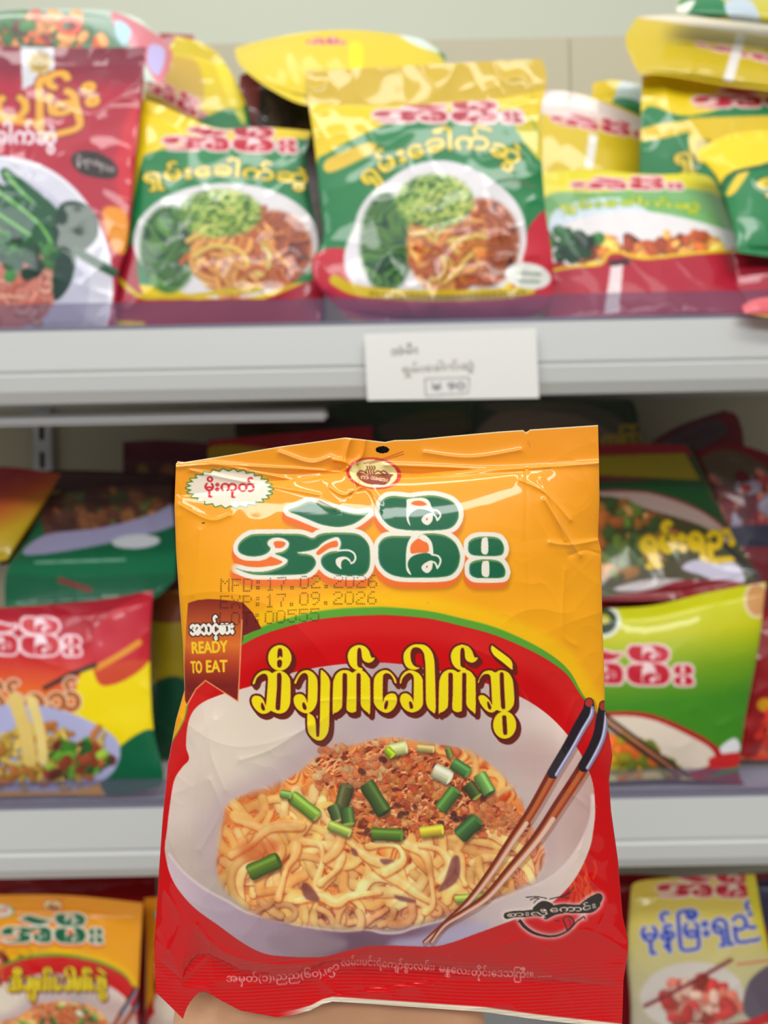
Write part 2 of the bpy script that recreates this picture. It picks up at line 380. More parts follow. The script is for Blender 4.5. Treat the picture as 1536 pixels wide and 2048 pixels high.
BRAND_WHITE = [
    F_([(520,475),(470,530),(445,620),(440,760),(452,830),(492,862),(458,770),(480,705),(540,668),(640,652),(700,668),(692,560),(650,500),(600,475),(555,505)]),
    F_([(448,175),(450,140),(520,125),(610,125),(660,150),(690,215),(712,270),(640,240),(560,230),(500,262),(468,310),(485,392),(450,340),(445,260)]),
    F_([(590,790),(620,752),(690,725),(692,800),(650,845),(608,828)]), F_([(590,330),(620,292),(690,270),(695,340),(650,385),(605,365)]),
    F_([(1165,640),(1168,530),(1190,505),(1225,512),(1230,640),(1200,668)]), F_([(1170,860),(1172,750),(1200,730),(1238,740),(1240,860),(1215,885)]),
    E_([(1165,808),(1120,770),(1112,720),(1140,695),(1200,688),(1245,712),(1256,748),(1210,712),(1172,728),(1162,770)]),
]
BRAND_CURL = [F_([(690,668),(745,680),(772,715),(765,760),(742,798)]), F_([(700,240),(745,248),(772,285),(762,315),(742,338)]), F_([(690,735),(722,750),(742,795)]), F_([(695,275),(725,300),(742,336)]), E_([(1130,630),(1230,627),(1285,655),(1300,700),(1285,738),(1258,752)])]
BRAND_INSET = [F_([(490,655),(490,575),(555,515),(600,535),(652,565),(655,642),(560,652)]), F_([(490,180),(530,152),(600,157),(640,190),(560,200)])]
def brand(cv, T=lambda p: p, fill=(28, 100, 66), out=(236, 228, 210), ext=(236, 112, 44), detail=True):
    s = abs(T(np.array([[100., 0]])) - T(np.array([[0., 0]])))[0, 0] / 100; f = cv.k * s
    m = np.zeros((cv.h, cv.w))
    for g in BRAND: m = np.maximum(m, cv.mpoly(T(g), True, 4))
    o = dilate(m, 9.5 * f)
    if ext is not None:
        x = o.copy()
        for t in (0.34, 0.67, 1.0): x = np.maximum(x, shift(o, -3 * t * f, 13 * t * f))
        if detail: cv.put(blur(shift(x, 3 * f, 5 * f), 3 * f), (150, 95, 20), 0.45)
        cv.put(x, ext)
    cv.put(o, out)
    cv.put(m, fill)
    if detail:
        cv.put(m * (1 - shift(m, 1, 4 * f)), (120, 150, 84), 0.8); cv.put(m * (1 - shift(m, 3 * f, -1)), (70, 130, 120), 0.6)
        cv.put(m * (1 - shift(m, -3 * f, -2)), (90, 140, 80), 0.5)
        for g in (E_([(520,545),(590,540),(630,560),(600,600),(535,602)]), E_([(970,600),(1040,555),(1120,535),(1128,590),(1050,610),(950,672),(925,650)]), E_([(160,725),(300,728),(420,725),(480,690),(560,715),(600,740),(540,770),(400,785),(260,778),(130,745)])):
            cv.poly(T(g), ext if ext else out)
    for g in BRAND_WHITE: cv.poly(T(g), out)
    for g in BRAND_CURL: cv.stroke(T(g), 1.5 * s + 0.4, out)
    if detail:
        for g in BRAND_INSET: cv.poly(T(g), ext if ext else out)
        for q in ((642, 785), (642, 328)): cv.poly(T(F_(ell(q[0], q[1], 7, 12, .4))), (170, 90, 50))

# ------------------------------------------------------------------ artwork: front of the packet held in the hand
def held_packet_art():
    cv = Canvas(286, 836, 1276, 2066, 1.0)
    X, Y = cv.xy()
    cv.fill((244, 160, 34))
    # orange field, a little yellower towards the arch
    g = np.clip((Y - 860) / 380, 0, 1)[..., None]
    cv.a = (np.array((243, 154, 40)) * (1 - g) + np.array((247, 168, 26)) * g) / 255.0
    arch = [(300,1560),(340,1490),(368,1440),(382,1385),(430,1318),(486,1281),(520,1263),(560,1249),(620,1233),(680,1225),(740,1222),(780,1222),(855,1229),(915,1242),(990,1262),(1061,1293),(1108,1321),(1139,1349),(1164,1390),(1199,1434),(1232,1490),(1290,1580)]
    glow = blur(cv.mstroke(np.array(arch[5:]) - (0, 22), 16), 8)
    cv.put(glow, (250, 196, 20), 0.75)
    red = smooth_path(arch, False, 8)
    red = np.concatenate([red, [(1290, 2080), (280, 2080)]])
    M = cv.cover(ring(red)); d = blur(cv.mstroke(np.array(arch) + (0, 22), 30), 12)
    cv.put(M, (206, 8, 14)); cv.put(M * d, (212, 44, 38), 0.7)
    cv.put(cv.mstroke(arch, [1,1,1.2,2.4,5,7,8,8.3,8.6,8.8,8.6,8.4,7.8,7.8,8,7.2,6,4,2.2,1,1,1]), (92, 160, 52))
    cv.put(cv.mstroke(np.array(arch) - (0, 8), [.4,.4,.4,.5,1,1.6,1.6,1.6,1.6,1.6,1.6,1.6,1.6,1.6,1.6,1.4,1,.6,.4,.3,.3,.3]), (214, 200, 30), 0.5)
    rng = np.random.RandomState(3)
    # orange wisps low on the right of the red field
    for i in range(26):
        x, y = 1130 + rng.rand() * 60, 1700 + rng.rand() * 100; a = 0.7 + rng.rand() * 0.9
        cv.quick([(x, y), (x + 16 * math.cos(a), y + 16 * math.sin(a)), (x + 30 * math.cos(a + .3), y + 34 * math.sin(a))], 1.6 + 2 * rng.rand(), (232, 96, 26), 0.45)
    # the printed bowl
    outer = [(378,1518),(372,1490),(378,1440),(398,1410),(440,1390),(500,1373),(560,1352),(640,1334),(720,1326),(790,1327),(870,1340),(960,1363),(1035,1391),(1085,1421),(1125,1458),(1160,1505),(1184,1560),(1190,1610),(1188,1650),(1178,1700),(1150,1757),(1108,1802),(1060,1826),(1010,1846),(950,1868),(900,1886),(860,1893),(780,1891),(730,1893),(690,1902),(640,1914),(560,1912),(520,1904),(480,1882),(440,1853),(385,1812),(346,1762),(330,1705),(334,1659),(339,1615),(348,1562),(364,1535)]
    B = cv.mpoly(outer)
    shade = ramp(X, [(330, (226, 204, 190)), (460, (224, 205, 190)), (620, (206, 186, 182)), (760, (196, 176, 178)), (900, (192, 172, 172)), (1040, (214, 192, 184)), (1120, (232, 210, 196)), (1190, (200, 160, 150))])
    low = np.clip((Y - 1560) / 260, 0, 1)[..., None]
    shade = shade * (1 - 0.16 * low)
    n = blur(rng.rand(cv.h, cv.w), 30); n = (n - n.mean()) / n.std()
    shade = shade + n[..., None] * np.array((5, 5, 6))
    m = B[..., None]; cv.a = cv.a * (1 - m) + shade / 255.0 * m
    cv.put(B * blur(cv.mpoly([(400,1420),(520,1390),(600,1420),(560,1520),(470,1560),(390,1520)]), 26), (232, 218, 196), 0.8)
    cv.put(B * blur(cv.mpoly([(400,1640),(470,1570),(560,1530),(640,1470),(660,1500),(560,1580),(470,1640),(440,1760),(400,1740)]), 20), (196, 170, 172), 0.8)
    cv.put(B * blur(cv.mpoly([(1000,1500),(1100,1480),(1170,1560),(1178,1650),(1110,1740),(1060,1700),(1080,1600)]), 22), (196, 158, 154), 0.6)
    cv.put(B * blur(cv.mpoly([(900,1530),(990,1560),(1060,1640),(1030,1660),(960,1580),(890,1545)]), 10), (168, 142, 146), 0.7)
    # front lip and outside of the bowl
    lip = [(338,1708),(350,1724),(370,1747),(410,1778),(456,1803),(495,1825),(560,1842),(625,1855),(684,1862),(733,1859),(765,1866),(800,1865),(830,1855),(890,1839),(962,1816),(994,1800),(1040,1782),(1085,1764),(1122,1738),(1150,1704),(1170,1668),(1182,1628),(1184,1590)]
    under = np.concatenate([smooth_path(lip, False), [(1240, 1590), (1240, 1960), (300, 1960)]])
    U = cv.cover(ring(under)) * B
    ush = ramp(X, [(330, (214, 190, 194)), (430, (190, 168, 182)), (540, (176, 148, 164)), (640, (158, 128, 146)), (700, (120, 84, 110)), (820, (126, 88, 112)), (880, (150, 124, 150)), (960, (206, 186, 188)), (1060, (220, 200, 194)), (1150, (228, 206, 194))])
    m = U[..., None]; cv.a = cv.a * (1 - m) + ush / 255.0 * m
    cv.put(U * blur(cv.mpoly([(540,1872),(620,1868),(690,1880),(680,1900),(600,1908),(545,1898)]), 5), (164, 138, 150), 0.8)
    cv.put(U * blur(cv.mpoly([(790,1880),(850,1870),(920,1850),(980,1850),(940,1880),(860,1900),(780,1895)]), 6), (188, 176, 206), 0.9)
    cv.stroke(lip, 2.6, (232, 206, 204), 0.85, soft=1)
    # the noodles
    pile = [(446,1640),(438,1690),(434,1742),(455,1785),(520,1832),(600,1850),(690,1858),(790,1858),(880,1836),(950,1812),(1010,1788),(1070,1758),(1090,1700),(1056,1640),(1042,1600),(1000,1545),(940,1502),(860,1486),(780,1474),(720,1486),(650,1502),(594,1545),(540,1575),(480,1592),(452,1612)]
    plate = cv.a.copy()
    PM = np.clip(cv.mpoly(pile), 0, 1)
    strands(cv, PM, 58, 6.5, [(0, (150, 52, 26)), (.35, (214, 92, 36)), (.75, (240, 150, 72)), (1, (252, 190, 112))], 61, 30)
    lowm = PM * np.clip((Y - 1790 + 18 * vnoise(np.stack([X, Y], -1), 60, 3)) / 40, 0, 1)
    strands(cv, lowm, 44, 5, [(0, (96, 44, 44)), (.4, (160, 88, 66)), (.8, (206, 140, 104)), (1, (232, 182, 140))], 63, 26)
    rm = PM * np.clip(blur(cv.mpoly([(980,1650),(1090,1640),(1090,1780),(980,1800),(930,1760)]), 12), 0, 1)
    strands(cv, rm, 50, 6, [(0, (120, 54, 44)), (.5, (190, 110, 76)), (1, (232, 170, 130))], 65, 26, .9)
    edge = [(190, 92, 44), (170, 76, 40), (204, 112, 54)]
    noodles(cv, [(600,1545),(720,1490),(800,1480),(900,1505),(990,1550),(1030,1610),(1000,1660),(760,1690),(560,1640),(480,1610)], 34, 66, 6, [(240, 186, 110), (244, 202, 136), (232, 150, 80)], edge, 11)
    noodles(cv, [(456,1640),(560,1600),(660,1590),(700,1650),(640,1740),(500,1770),(446,1740)], 34, 90, 8.5, [(249, 216, 136), (246, 204, 118), (251, 224, 156)], edge, 12, 0.8)
    noodles(cv, [(640,1670),(980,1664),(1040,1710),(1000,1760),(880,1812),(680,1826),(500,1800),(450,1750)], 62, 120, 8.5, [(248, 208, 130), (250, 220, 152), (242, 190, 116)], [(176, 84, 50), (150, 66, 46)], 13, 0.9)
    noodles(cv, [(500,1810),(700,1836),(860,1824),(980,1780),(960,1808),(860,1842),(690,1854),(560,1842)], 22, 56, 6, [(226, 166, 114), (238, 190, 130)], [(110, 52, 44), (140, 66, 44)], 14, 1.0)
    # ribbons lying over the pile
    for q in ([(606,1682),(640,1690),(644,1725),(632,1770),(645,1795)], [(722,1700),(760,1738),(800,1762),(840,1790),(866,1806)], [(680,1712),(672,1740),(640,1765)], [(590,1802),(640,1792),(672,1804),(700,1792),(760,1784)], [(676,1666),(706,1690),(740,1716),(790,1730)], [(556,1796),(572,1740),(588,1712),(592,1690)], [(738,1690),(790,1690),(806,1720),(770,1742)], [(812,1686),(848,1706),(860,1750),(866,1806),(850,1822)], [(918,1712),(922,1745),(930,1768)], [(470,1640),(530,1660),(560,1700),(540,1740)], [(462,1710),(500,1690),(540,1655),(600,1650)], [(690,1640),(676,1690),(650,1720)], [(880,1760),(900,1730),(880,1700),(840,1690)]):
        q = smooth_path(q); w = 9.5 * (0.8 + 0.35 * np.sin(np.linspace(0, 5, len(q)) + q[0, 0])); cv.quick(q + (1.5, 3.5), w + 1.5, (176, 88, 48), 0.6); cv.quick(q, w, (244, 204, 126)); cv.quick(q - (0.8, 1.6), w * .62, (250, 218, 148), 0.8); cv.quick(q - (1, 2.6), w * .28, (254, 234, 178), 0.8)
    for q in ([(602,1772),(614,1766),(634,1788),(638,1802),(612,1798)], [(904,1716),(918,1714),(920,1748),(906,1770),(876,1784),(890,1756)], [(702,1696),(712,1700),(716,1712),(706,1710)], [(760,1718),(790,1720),(770,1730)], [(790,1790),(830,1800),(826,1806),(796,1800)]): cv.poly(q, (112, 56, 62), 0.8, soft=1)
    # keep the tangle inside the bowl, soften it to the grain of a printed photograph
    pm = np.clip(blur(cv.mpoly(pile), 6) * 1.0, 0, 1)[..., None]
    food = cv.a * 0.5 + blur(cv.a, 2) * 0.5
    warm = blur(rng.rand(cv.h, cv.w), 16); warm = (warm - warm.mean()) / warm.std(); gr = blur(rng.rand(cv.h, cv.w), 5); gr = (gr - gr.mean()) / gr.std()
    food = np.clip(food * (1 + (0.07 * warm[..., None] + 0.03 * gr[..., None]) * np.array((0.5, 1.0, 1.4))), 0, 1)
    lum = food.mean(-1, keepdims=True); food = np.clip(lum + (food - lum) * 1.08, 0, 1) * np.array((1.05, .985, .93)); food = np.clip(food, 0, 1)
    haze = np.clip((1560 - Y) / 90, 0, .35)[..., None] * np.clip((X - 430) / 60, 0, 1)[..., None]
    food = food * (1 - haze * .5) + np.array((226, 180, 140)) / 255.0 * haze * .5
    cv.a = plate * (1 - pm) + food * pm
    cv.put(PM * blur(cv.mpoly([(440,1640),(520,1600),(560,1640),(480,1720),(440,1720)]), 16), (222, 116, 56), .35); cv.put(PM * blur(cv.mpoly([(480,1690),(560,1680),(540,1720),(490,1720)]), 7), (206, 84, 30), .6)
    # minced topping
    meat = [(690,1580),(730,1520),(800,1496),(880,1512),(940,1560),(990,1600),(1012,1640),(960,1668),(900,1664),(830,1668),(780,1684),(716,1650)]
    nz = 0.5 * vnoise(np.stack([X, Y], -1), 22, 91) + 0.3 * vnoise(np.stack([X, Y], -1), 9, 92)
    stops = [(0, (104, 34, 24)), (.22, (172, 60, 32)), (.45, (220, 96, 46)), (.7, (240, 138, 76)), (1, (252, 192, 132))]
    mm = np.clip((blur(cv.mpoly(meat), 10) - .5 + nz * .55) * 6, 0, 1); mince(cv, mm, 10, stops, 21)
    m2 = np.clip((blur(cv.mpoly([(640,1502),(720,1484),(800,1490),(790,1545),(690,1580),(620,1570)]), 12) - .58 + nz * .8) * 5, 0, 1); mince(cv, m2, 13, stops, 27, .9)
    m3 = np.clip((blur(cv.mpoly([(940,1590),(1030,1612),(1062,1664),(980,1660)]), 10) - .55 + nz * .8) * 5, 0, 1); mince(cv, m3, 11, stops, 29, .9)
    m4 = np.clip((blur(cv.mpoly([(700,1610),(770,1660),(720,1690),(690,1650)]), 6) - .5 + nz * .5) * 5, 0, 1); mince(cv, m4, 16, [(0, (110, 40, 24)), (.5, (206, 96, 40)), (1, (240, 156, 84))], 33, .9)
    crumbs(cv, meat, 300, 4.4, [(232, 124, 66), (220, 100, 50), (240, 156, 92), (196, 78, 42), (232, 140, 60)], 22, .62); crumbs(cv, [(640,1500),(720,1486),(800,1492),(780,1540),(690,1580),(630,1568)], 70, 5, [(234, 146, 92), (224, 116, 66), (242, 184, 124)], 23, .6); crumbs(cv, [(950,1590),(1030,1612),(1056,1660),(980,1660)], 36, 4.4, [(230, 134, 80), (214, 110, 62)], 24, .6); crumbs(cv, meat, 30, 4, [(84, 34, 30)], 25, .6)
    # spring onion
    for p, q, r, c, en in (((590,1598),(628,1628),13,(132,170,62),(166,176,80)), ((566,1588),(576,1590),8,(130,170,80),None), ((678,1632),(692,1580),14,(92,92,52),None), ((738,1576),(764,1618),15,(74,100,44),(46,54,30)), ((668,1618),(674,1634),12,(82,104,58),(210,180,110)), ((694,1624),(696,1640),13,(84,116,56),(150,190,70)),
                           ((664,1652),(694,1664),10,(172,196,84),(214,206,120)), ((752,1668),(796,1670),12,(92,128,42),None), ((848,1664),(878,1660),11,(238,206,54),None), ((926,1666),(948,1646),16,(62,104,50),None), ((886,1612),(906,1586),13,(84,130,56),None), ((876,1544),(892,1552),15,(228,226,180),(246,244,210)),
                           ((912,1530),(930,1542),12,(80,132,66),None), ((962,1556),(976,1580),13,(120,168,84),(50,70,40)), ((940,1574),(950,1588),12,(70,84,40),(176,180,70)), ((786,1500),(804,1496),13,(222,228,140),(236,236,180)), ((776,1502),(782,1508),8,(166,200,30),None), ((508,1742),(548,1724),16,(92,122,36),(60,86,28)), ((916,1798),(966,1794),8,(176,200,80),None), ((900,1512),(896,1500),6,(120,130,60),None), ((840,1496),(862,1498),8,(206,180,110),None)):
        leek(cv, p, q, r, c, en)
    # chopsticks
    for path, cut in (([(1178,1404),(1176,1424),(1158,1456),(1136,1496),(1106,1546),(1063,1622),(1021,1684),(980,1746),(936,1803),(890,1846),(848,1884)], 4), ([(1207,1410),(1204,1440),(1196,1478),(1168,1532),(1116,1612),(1073,1676),(1021,1738),(972,1794),(925,1826),(888,1850),(862,1884)], 3)):
        q = smooth_path(path, False, 6); n_ = len(q); t = np.linspace(0, 1, n_)
        w = np.interp(t, [0, .12, .4, .7, 1], [9, 13, 11.5, 8, 3.2])
        cv.quick(q + (3, 4), w + 2.5, (120, 60, 40), 0.35)
        k = cut * 6
        cv.quick(q[k:], w[k:], (164, 58, 26)); cv.quick(q[k:] - (w[k:, None] * (.42, .3)), w[k:] * .45, (112, 34, 18), 0.9)
        cv.quick(q[k:] + (w[k:, None] * (.1, .1)), w[k:] * .4, (206, 110, 56), 0.8)
        cv.quick(q[k + 8:] + (w[k + 8:, None] * (.42, .32)), w[k + 8:] * .42, (240, 206, 186), 0.9)
        cv.quick(q[:k + 1], w[:k + 1], (40, 32, 40)); cv.quick(q[3:k + 1] + (w[3:k + 1, None] * (.62, .34)), w[3:k + 1] * .34, (150, 150, 196), 0.9)
        cv.quick(q[4:k + 1] + (w[4:k + 1, None] * (.5, .3)), w[4:k + 1] * .12, (226, 226, 244), 0.9)
        cv.quick(q[:2], w[:2] * .8, (176, 60, 44))
    # round seal logo at the top
    q = lambda p: fr(690, 860, 9.035, p)
    cv.poly(q(ell(520, 785, 500, 288, .09)), (214, 62, 46)); cv.poly(q(ell(512, 785, 432, 252, .09)), (246, 232, 160))
    cv.poly(q([(205,800),(250,770),(450,800),(850,795),(830,860),(790,940),(680,1000),(420,975),(300,920),(235,850)]), (142, 62, 46))
    for i in range(4): cv.stroke(q([(395 + 44 * i, 655), (410 + 44 * i, 690), (378 + 44 * i, 740), (392 + 44 * i, 790)]), 1.2, (150, 66, 40))
    for p_ in ([(540,770),(600,740),(680,790),(700,800)], [(640,760),(700,740),(770,790),(740,800)], [(230,780),(270,740),(340,750),(400,800)]): cv.stroke(q(p_), 1.2, (150, 66, 40))
    cv.stroke(q([(340,605),(700,515),(1050,390)]), 0.8, (176, 70, 40)); cv.stroke(q([(440,610),(750,530),(1065,435)]), 0.8, (176, 70, 40))
    cv.text('ကဲ အစား', q([(290,880),(480,890),(770,940)]), 11, (246, 226, 170), 0.5)
    # serrated badge
    def star(rx, ry, k):
        t = np.linspace(0, 2 * math.pi, 53)[:-1] - 1.5; r = np.where(np.arange(52) % 2 == 0, 1, k)
        return np.stack([459 + rx * r * np.cos(t) - 2 * np.sin(t), 977 + ry * r * np.sin(t) + 3 * np.cos(t)], 1)
    S = cv.cover(ring(star(88, 39, .86)))
    cv.put(dilate(S, 2.2), (52, 122, 50)); cv.put(S, (240, 226, 204))
    cv.text('မိုးကုတ်', [(409.5, 981), (508.5, 983)], 28, (208, 40, 58), 0.9)
    # brand name
    brand(cv)
    # corner ribbon
    cv.poly([(484,1203),(506,1226),(523,1257),(504,1264),(487,1272),(484,1290)], (118, 38, 36), smooth=False)
    rib = [(376,1206),(396,1200),(416,1198),(440,1199),(470,1202),(485,1205),(484,1240),(482,1300),(479,1350),(476,1404),(411,1361),(392,1378),(374,1410),(370,1400),(369,1330),(372,1260)]
    R = cv.cover(ring(rib)); rs = ramp(Y, [(1198, (138, 46, 36)), (1250, (200, 92, 46)), (1290, (226, 116, 48)), (1325, (190, 70, 40)), (1370, (130, 36, 30)), (1410, (124, 34, 30))])
    m = R[..., None]; cv.a = cv.a * (1 - m) + rs / 255.0 * m
    cv.stroke([(374,1410),(392,1378),(411,1361),(476,1403),(479,1350),(484,1240)], 1.1, (248, 160, 104), smooth=False)
    cv.text('အသင့်စား', [(381, 1270), (467, 1267)], 37, (252, 246, 232), 1.6, (44, 24, 20), 2.4)
    for body, b0, b1, sz in (('READY', (384.5, 1307), (455, 1304), 33), ('TO', (382.5, 1346.5), (404, 1345.5), 34), ('EAT', (413, 1344.5), (454.5, 1343.5), 34)):
        cv.text(body, [b0, b1], sz, (252, 210, 44), 1.25)
    # product name
    title(cv)
    # batch stamp in ink-jet dots
    G = {'M':'10001 11011 10101 10001 10001 10001 10001','F':'11111 10000 10000 11110 10000 10000 10000','D':'11110 10001 10001 10001 10001 10001 11110',':':'00000 01100 01100 00000 01100 01100 00000','1':'00100 01100 00100 00100 00100 00100 01110','7':'11111 00001 00010 00010 00100 00100 00100','.':'00000 00000 00000 00000 00000 01100 01100','0':'01110 10001 10001 10001 10001 10001 01110','2':'01110 10001 00001 00110 01000 10000 11111','6':'00110 01000 10000 11110 10001 10001 01110','E':'11111 10000 10000 11110 10000 10000 11111','X':'10001 10001 01010 00100 01010 10001 10001','P':'11110 10001 10001 11110 10000 10000 10000','9':'01110 10001 10001 01111 00001 00010 01100','L':'10000 10000 10000 10000 10000 10000 11111','O':'01110 10001 10001 10001 10001 10001 01110','T':'11111 00100 00100 00100 00100 00100 00100','5':'11111 10000 11110 00001 00001 10001 01110'}
    for row, (body, x0, y0, sl) in enumerate((('MFD:17.02.2026', 442, 1159, -.030), ('EXP:17.09.2026', 441, 1192.5, -.032), ('LOT:00555', 440, 1226, -.036))):
        for i, ch in enumerate(body):
            for r_, bits in enumerate(G[ch].split()):
                for c_, b_ in enumerate(bits):
                    if b_ == '1':
                        u = i * 22.7 + c_ * 3.9; cv.quick([(x0 + u + .5 * math.sin(r_), y0 + r_ * 3.9 + sl * u + 3 * math.sin(u / 40.0) * .4), (x0 + u + .3, y0 + r_ * 3.9 + sl * u + 3 * math.sin(u / 40.0) * .4)], 1.15, (52, 26, 16), 0.9)
    cv.quick([(404.5, 1046.5), (408.5, 1045.5)], 1.2, (40, 30, 20))
    # slogan with the licking smile
    q = lambda p: fr(990, 1770, 6.678, p)
    blk = [q([(160,410),(260,390),(400,385),(560,370),(690,400)]), q([(560,330),(640,270),(720,290),(760,330),(900,310),(1050,320),(1180,320)]), q([(1150,310),(1260,220),(1380,160),(1370,210),(1300,300)]), q([(1200,330),(1290,320),(1360,260)]), q([(680,420),(800,360),(900,340)])]
    K = np.zeros((cv.h, cv.w))
    for b, w in zip(blk, (6.6, 8.6, 7.4, 7, 6)): K = np.maximum(K, cv.mstroke(b, w))
    smile = cv.mstroke(q([(335,480),(400,560),(520,640),(680,682),(820,678),(940,630),(1020,570),(1090,490),(1160,440),(1185,420),(1203,452)]), [3.2,3.2,2.8,2.2,2,1.8,1.5,1.4,1.4,1.2,.9])
    cv.put(blur(dilate(np.maximum(K, smile), 3.5), 4), (250, 224, 214), 0.9)
    cv.put(K, (44, 40, 36)); cv.put(smile, (36, 28, 28))
    cv.poly(q([(905,450),(960,412),(1020,425),(1065,485),(1035,540),(962,612),(935,530)]), (36, 26, 28)); cv.poly(q([(918,455),(962,425),(1012,438),(1050,487),(1025,535),(968,592),(948,530)]), (196, 36, 48)); cv.stroke(q([(985,460),(1005,500),(1000,530)]), .7, (90, 20, 30))
    for p_, w in (([(415,165),(550,155),(690,180)], .9), ([(470,200),(530,175),(570,175)], .9), ([(520,240),(550,205),(590,182)], .9), ([(730,188),(870,155),(960,115),(1055,30)], .9), ([(900,150),(970,125),(1030,90)], .8), ([(880,160),(990,175)], .8), ([(800,480),(850,478)], .7), ([(1020,375),(1080,368)], .7), ([(305,492),(330,478)], 1)): cv.stroke(q(p_), w, (36, 28, 28))
    cv.text('စားလို့', q([(165,428),(420,410),(700,400)]), 12, (240, 214, 196), 0.5); cv.text('ေကာင်း', q([(740,365),(950,350),(1160,350),(1350,300)]), 15, (240, 214, 196), 0.5)
    # maker's address on the bottom seal
    cv.text('အမှတ်(၁)၊ညည(၆၀),၊၅၁', [(453, 1963), (520, 1963.5), (640, 1953), (668, 1944), (680, 1935)], 20, (238, 168, 168), 0.3)
    cv.text('လမ်း၊မင်းရဲ', [(683, 1932), (720, 1930), (764, 1932)], 20, (238, 168, 168), 0.3)
    cv.text('ေကျာ်စွာလမ်း၊', [(764, 1934), (800, 1937), (868, 1941)], 20, (242, 180, 176), 0.3)
    cv.text('မနေလး', [(878, 1943), (939, 1950)], 20, (242, 180, 176), 0.3); cv.text('တ', [(890, 1953.5), (900, 1954.5)], 12, (242, 180, 176), 0.3)
    cv.text('တိုင်းေဒသ', [(943, 1951), (1026, 1954)], 21, (242, 180, 176), 0.3)
    cv.text('ြကီး။', [(1028, 1955), (1066, 1955)], 21, (242, 180, 176), 0.3)
    cv.text('........', [(1068, 1955), (1102, 1953)], 14, (242, 190, 186), 0.3)
    return cv

# ------------------------------------------------------------------ helpers: materials and objects
def mat(name, color=(200, 200, 200), rough=0.5, coat=0.0, spec=0.5, metal=0.0, attr=False, bump=0.0, bscale=400, sub=0.0, coat_r=0.08):
    m = bpy.data.materials.new(name); m.use_nodes = True
    n, l = m.node_tree.nodes, m.node_tree.links; b = n['Principled BSDF']
    b.inputs['Roughness'].default_value = rough; b.inputs['Metallic'].default_value = metal
    b.inputs['Specular IOR Level'].default_value = spec; b.inputs['Coat Weight'].default_value = coat; b.inputs['Coat Roughness'].default_value = coat_r
    if attr:
        a = n.new('ShaderNodeAttribute'); a.attribute_name = 'print'; l.new(a.outputs['Color'], b.inputs['Base Color'])
    else: b.inputs['Base Color'].default_value = lin(*color)
    if sub:
        b.inputs['Subsurface Weight'].default_value = sub; b.inputs['Subsurface Radius'].default_value = (0.008, 0.003, 0.002); b.inputs['Subsurface Scale'].default_value = 0.5
    if bump:
        t = n.new('ShaderNodeTexNoise'); t.inputs['Scale'].default_value = bscale; t.inputs['Detail'].default_value = 3
        tc = n.new('ShaderNodeTexCoord'); u = n.new('ShaderNodeBump'); u.inputs['Strength'].default_value = bump; u.inputs['Distance'].default_value = 0.001
        l.new(tc.outputs['Object'], t.inputs['Vector']); l.new(t.outputs['Fac'], u.inputs['Height']); l.new(u.outputs['Normal'], b.inputs['Normal'])
    return m
M_FILM = mat('printed_film', rough=0.36, coat=0.75, spec=0.1, attr=True, coat_r=0.05)
M_PACK = mat('packet_film', rough=0.36, coat=0.45, spec=0.25, attr=True, coat_r=0.05)
M_FOIL = mat('foil_inside', (196, 190, 176), 0.35, metal=0.6)
M_WHITE = mat('white_enamel', (206, 207, 210), 0.35, coat=0.2, bump=0.02, bscale=60)
M_RAIL = mat('rail_plastic', (202, 204, 202), 0.3, coat=0.3)
M_GREY = mat('grey_channel', (150, 150, 156), 0.4)
M_BACK = mat('back_panel', (184, 178, 152), 0.6, bump=0.03, bscale=40)
M_STEEL = mat('bright_steel', (220, 220, 224), 0.22, metal=0.9)
M_DARK = mat('slot_black', (24, 22, 22), 0.7)
M_PAPER = mat('price_card', rough=0.7, attr=True)
M_SKIN = mat('skin', (214, 164, 126), 0.5, spec=0.35, bump=0.25, bscale=350, sub=0.2)
def lip_mat():
    m = bpy.data.materials.new('clear_lip'); m.use_nodes = True; n, l = m.node_tree.nodes, m.node_tree.links
    b = n['Principled BSDF']; b.inputs['Base Color'].default_value = lin(100, 97, 122); b.inputs['Roughness'].default_value = 0.15
    t = n.new('ShaderNodeBsdfTransparent'); t.inputs[0].default_value = (0.93, 0.92, 0.97, 1); x = n.new('ShaderNodeMixShader'); x.inputs[0].default_value = 0.3
    l.new(t.outputs[0], x.inputs[1]); l.new(b.outputs[0], x.inputs[2]); l.new(x.outputs[0], n['Material Output'].inputs['Surface'])
    return m
M_LIP = lip_mat()

def link(name, me, material, parent=None, loc=None):
    o = bpy.data.objects.new(name, me); COL.objects.link(o)
    if material: me.materials.append(material)
    if parent is not None: o.parent = parent
    if loc is not None: o.location = loc
    return o
def thing(name, label, cat, loc, group=None):
    o = bpy.data.objects.new(name, None); COL.objects.link(o); o.location = loc; o.empty_display_size = 0.02
    o['label'] = label; o['category'] = cat
    if group: o['group'] = group
    return o
def tag(o, label, cat, group=None):
    o['label'] = label; o['category'] = cat
    if group: o['group'] = group
    return o
def boxes(bs, bevel=0.0):
    """bs: list of (x0,x1,y0,y1,z0,z1) -> one mesh"""
    import bmesh
    bm = bmesh.new()
    for x0, x1, y0, y1, z0, z1 in bs:
        v = [bm.verts.new(p) for p in ((x0,y0,z0),(x1,y0,z0),(x1,y1,z0),(x0,y1,z0),(x0,y0,z1),(x1,y0,z1),(x1,y1,z1),(x0,y1,z1))]
        for f in ((3,2,1,0),(4,5,6,7),(0,1,5,4),(1,2,6,5),(2,3,7,6),(3,0,4,7)): bm.faces.new([v[i] for i in f])
    if bevel: bmesh.ops.bevel(bm, geom=list(bm.edges), offset=bevel, segments=2, affect='EDGES')
    me = bpy.data.meshes.new('m'); bm.to_mesh(me); bm.free(); return me
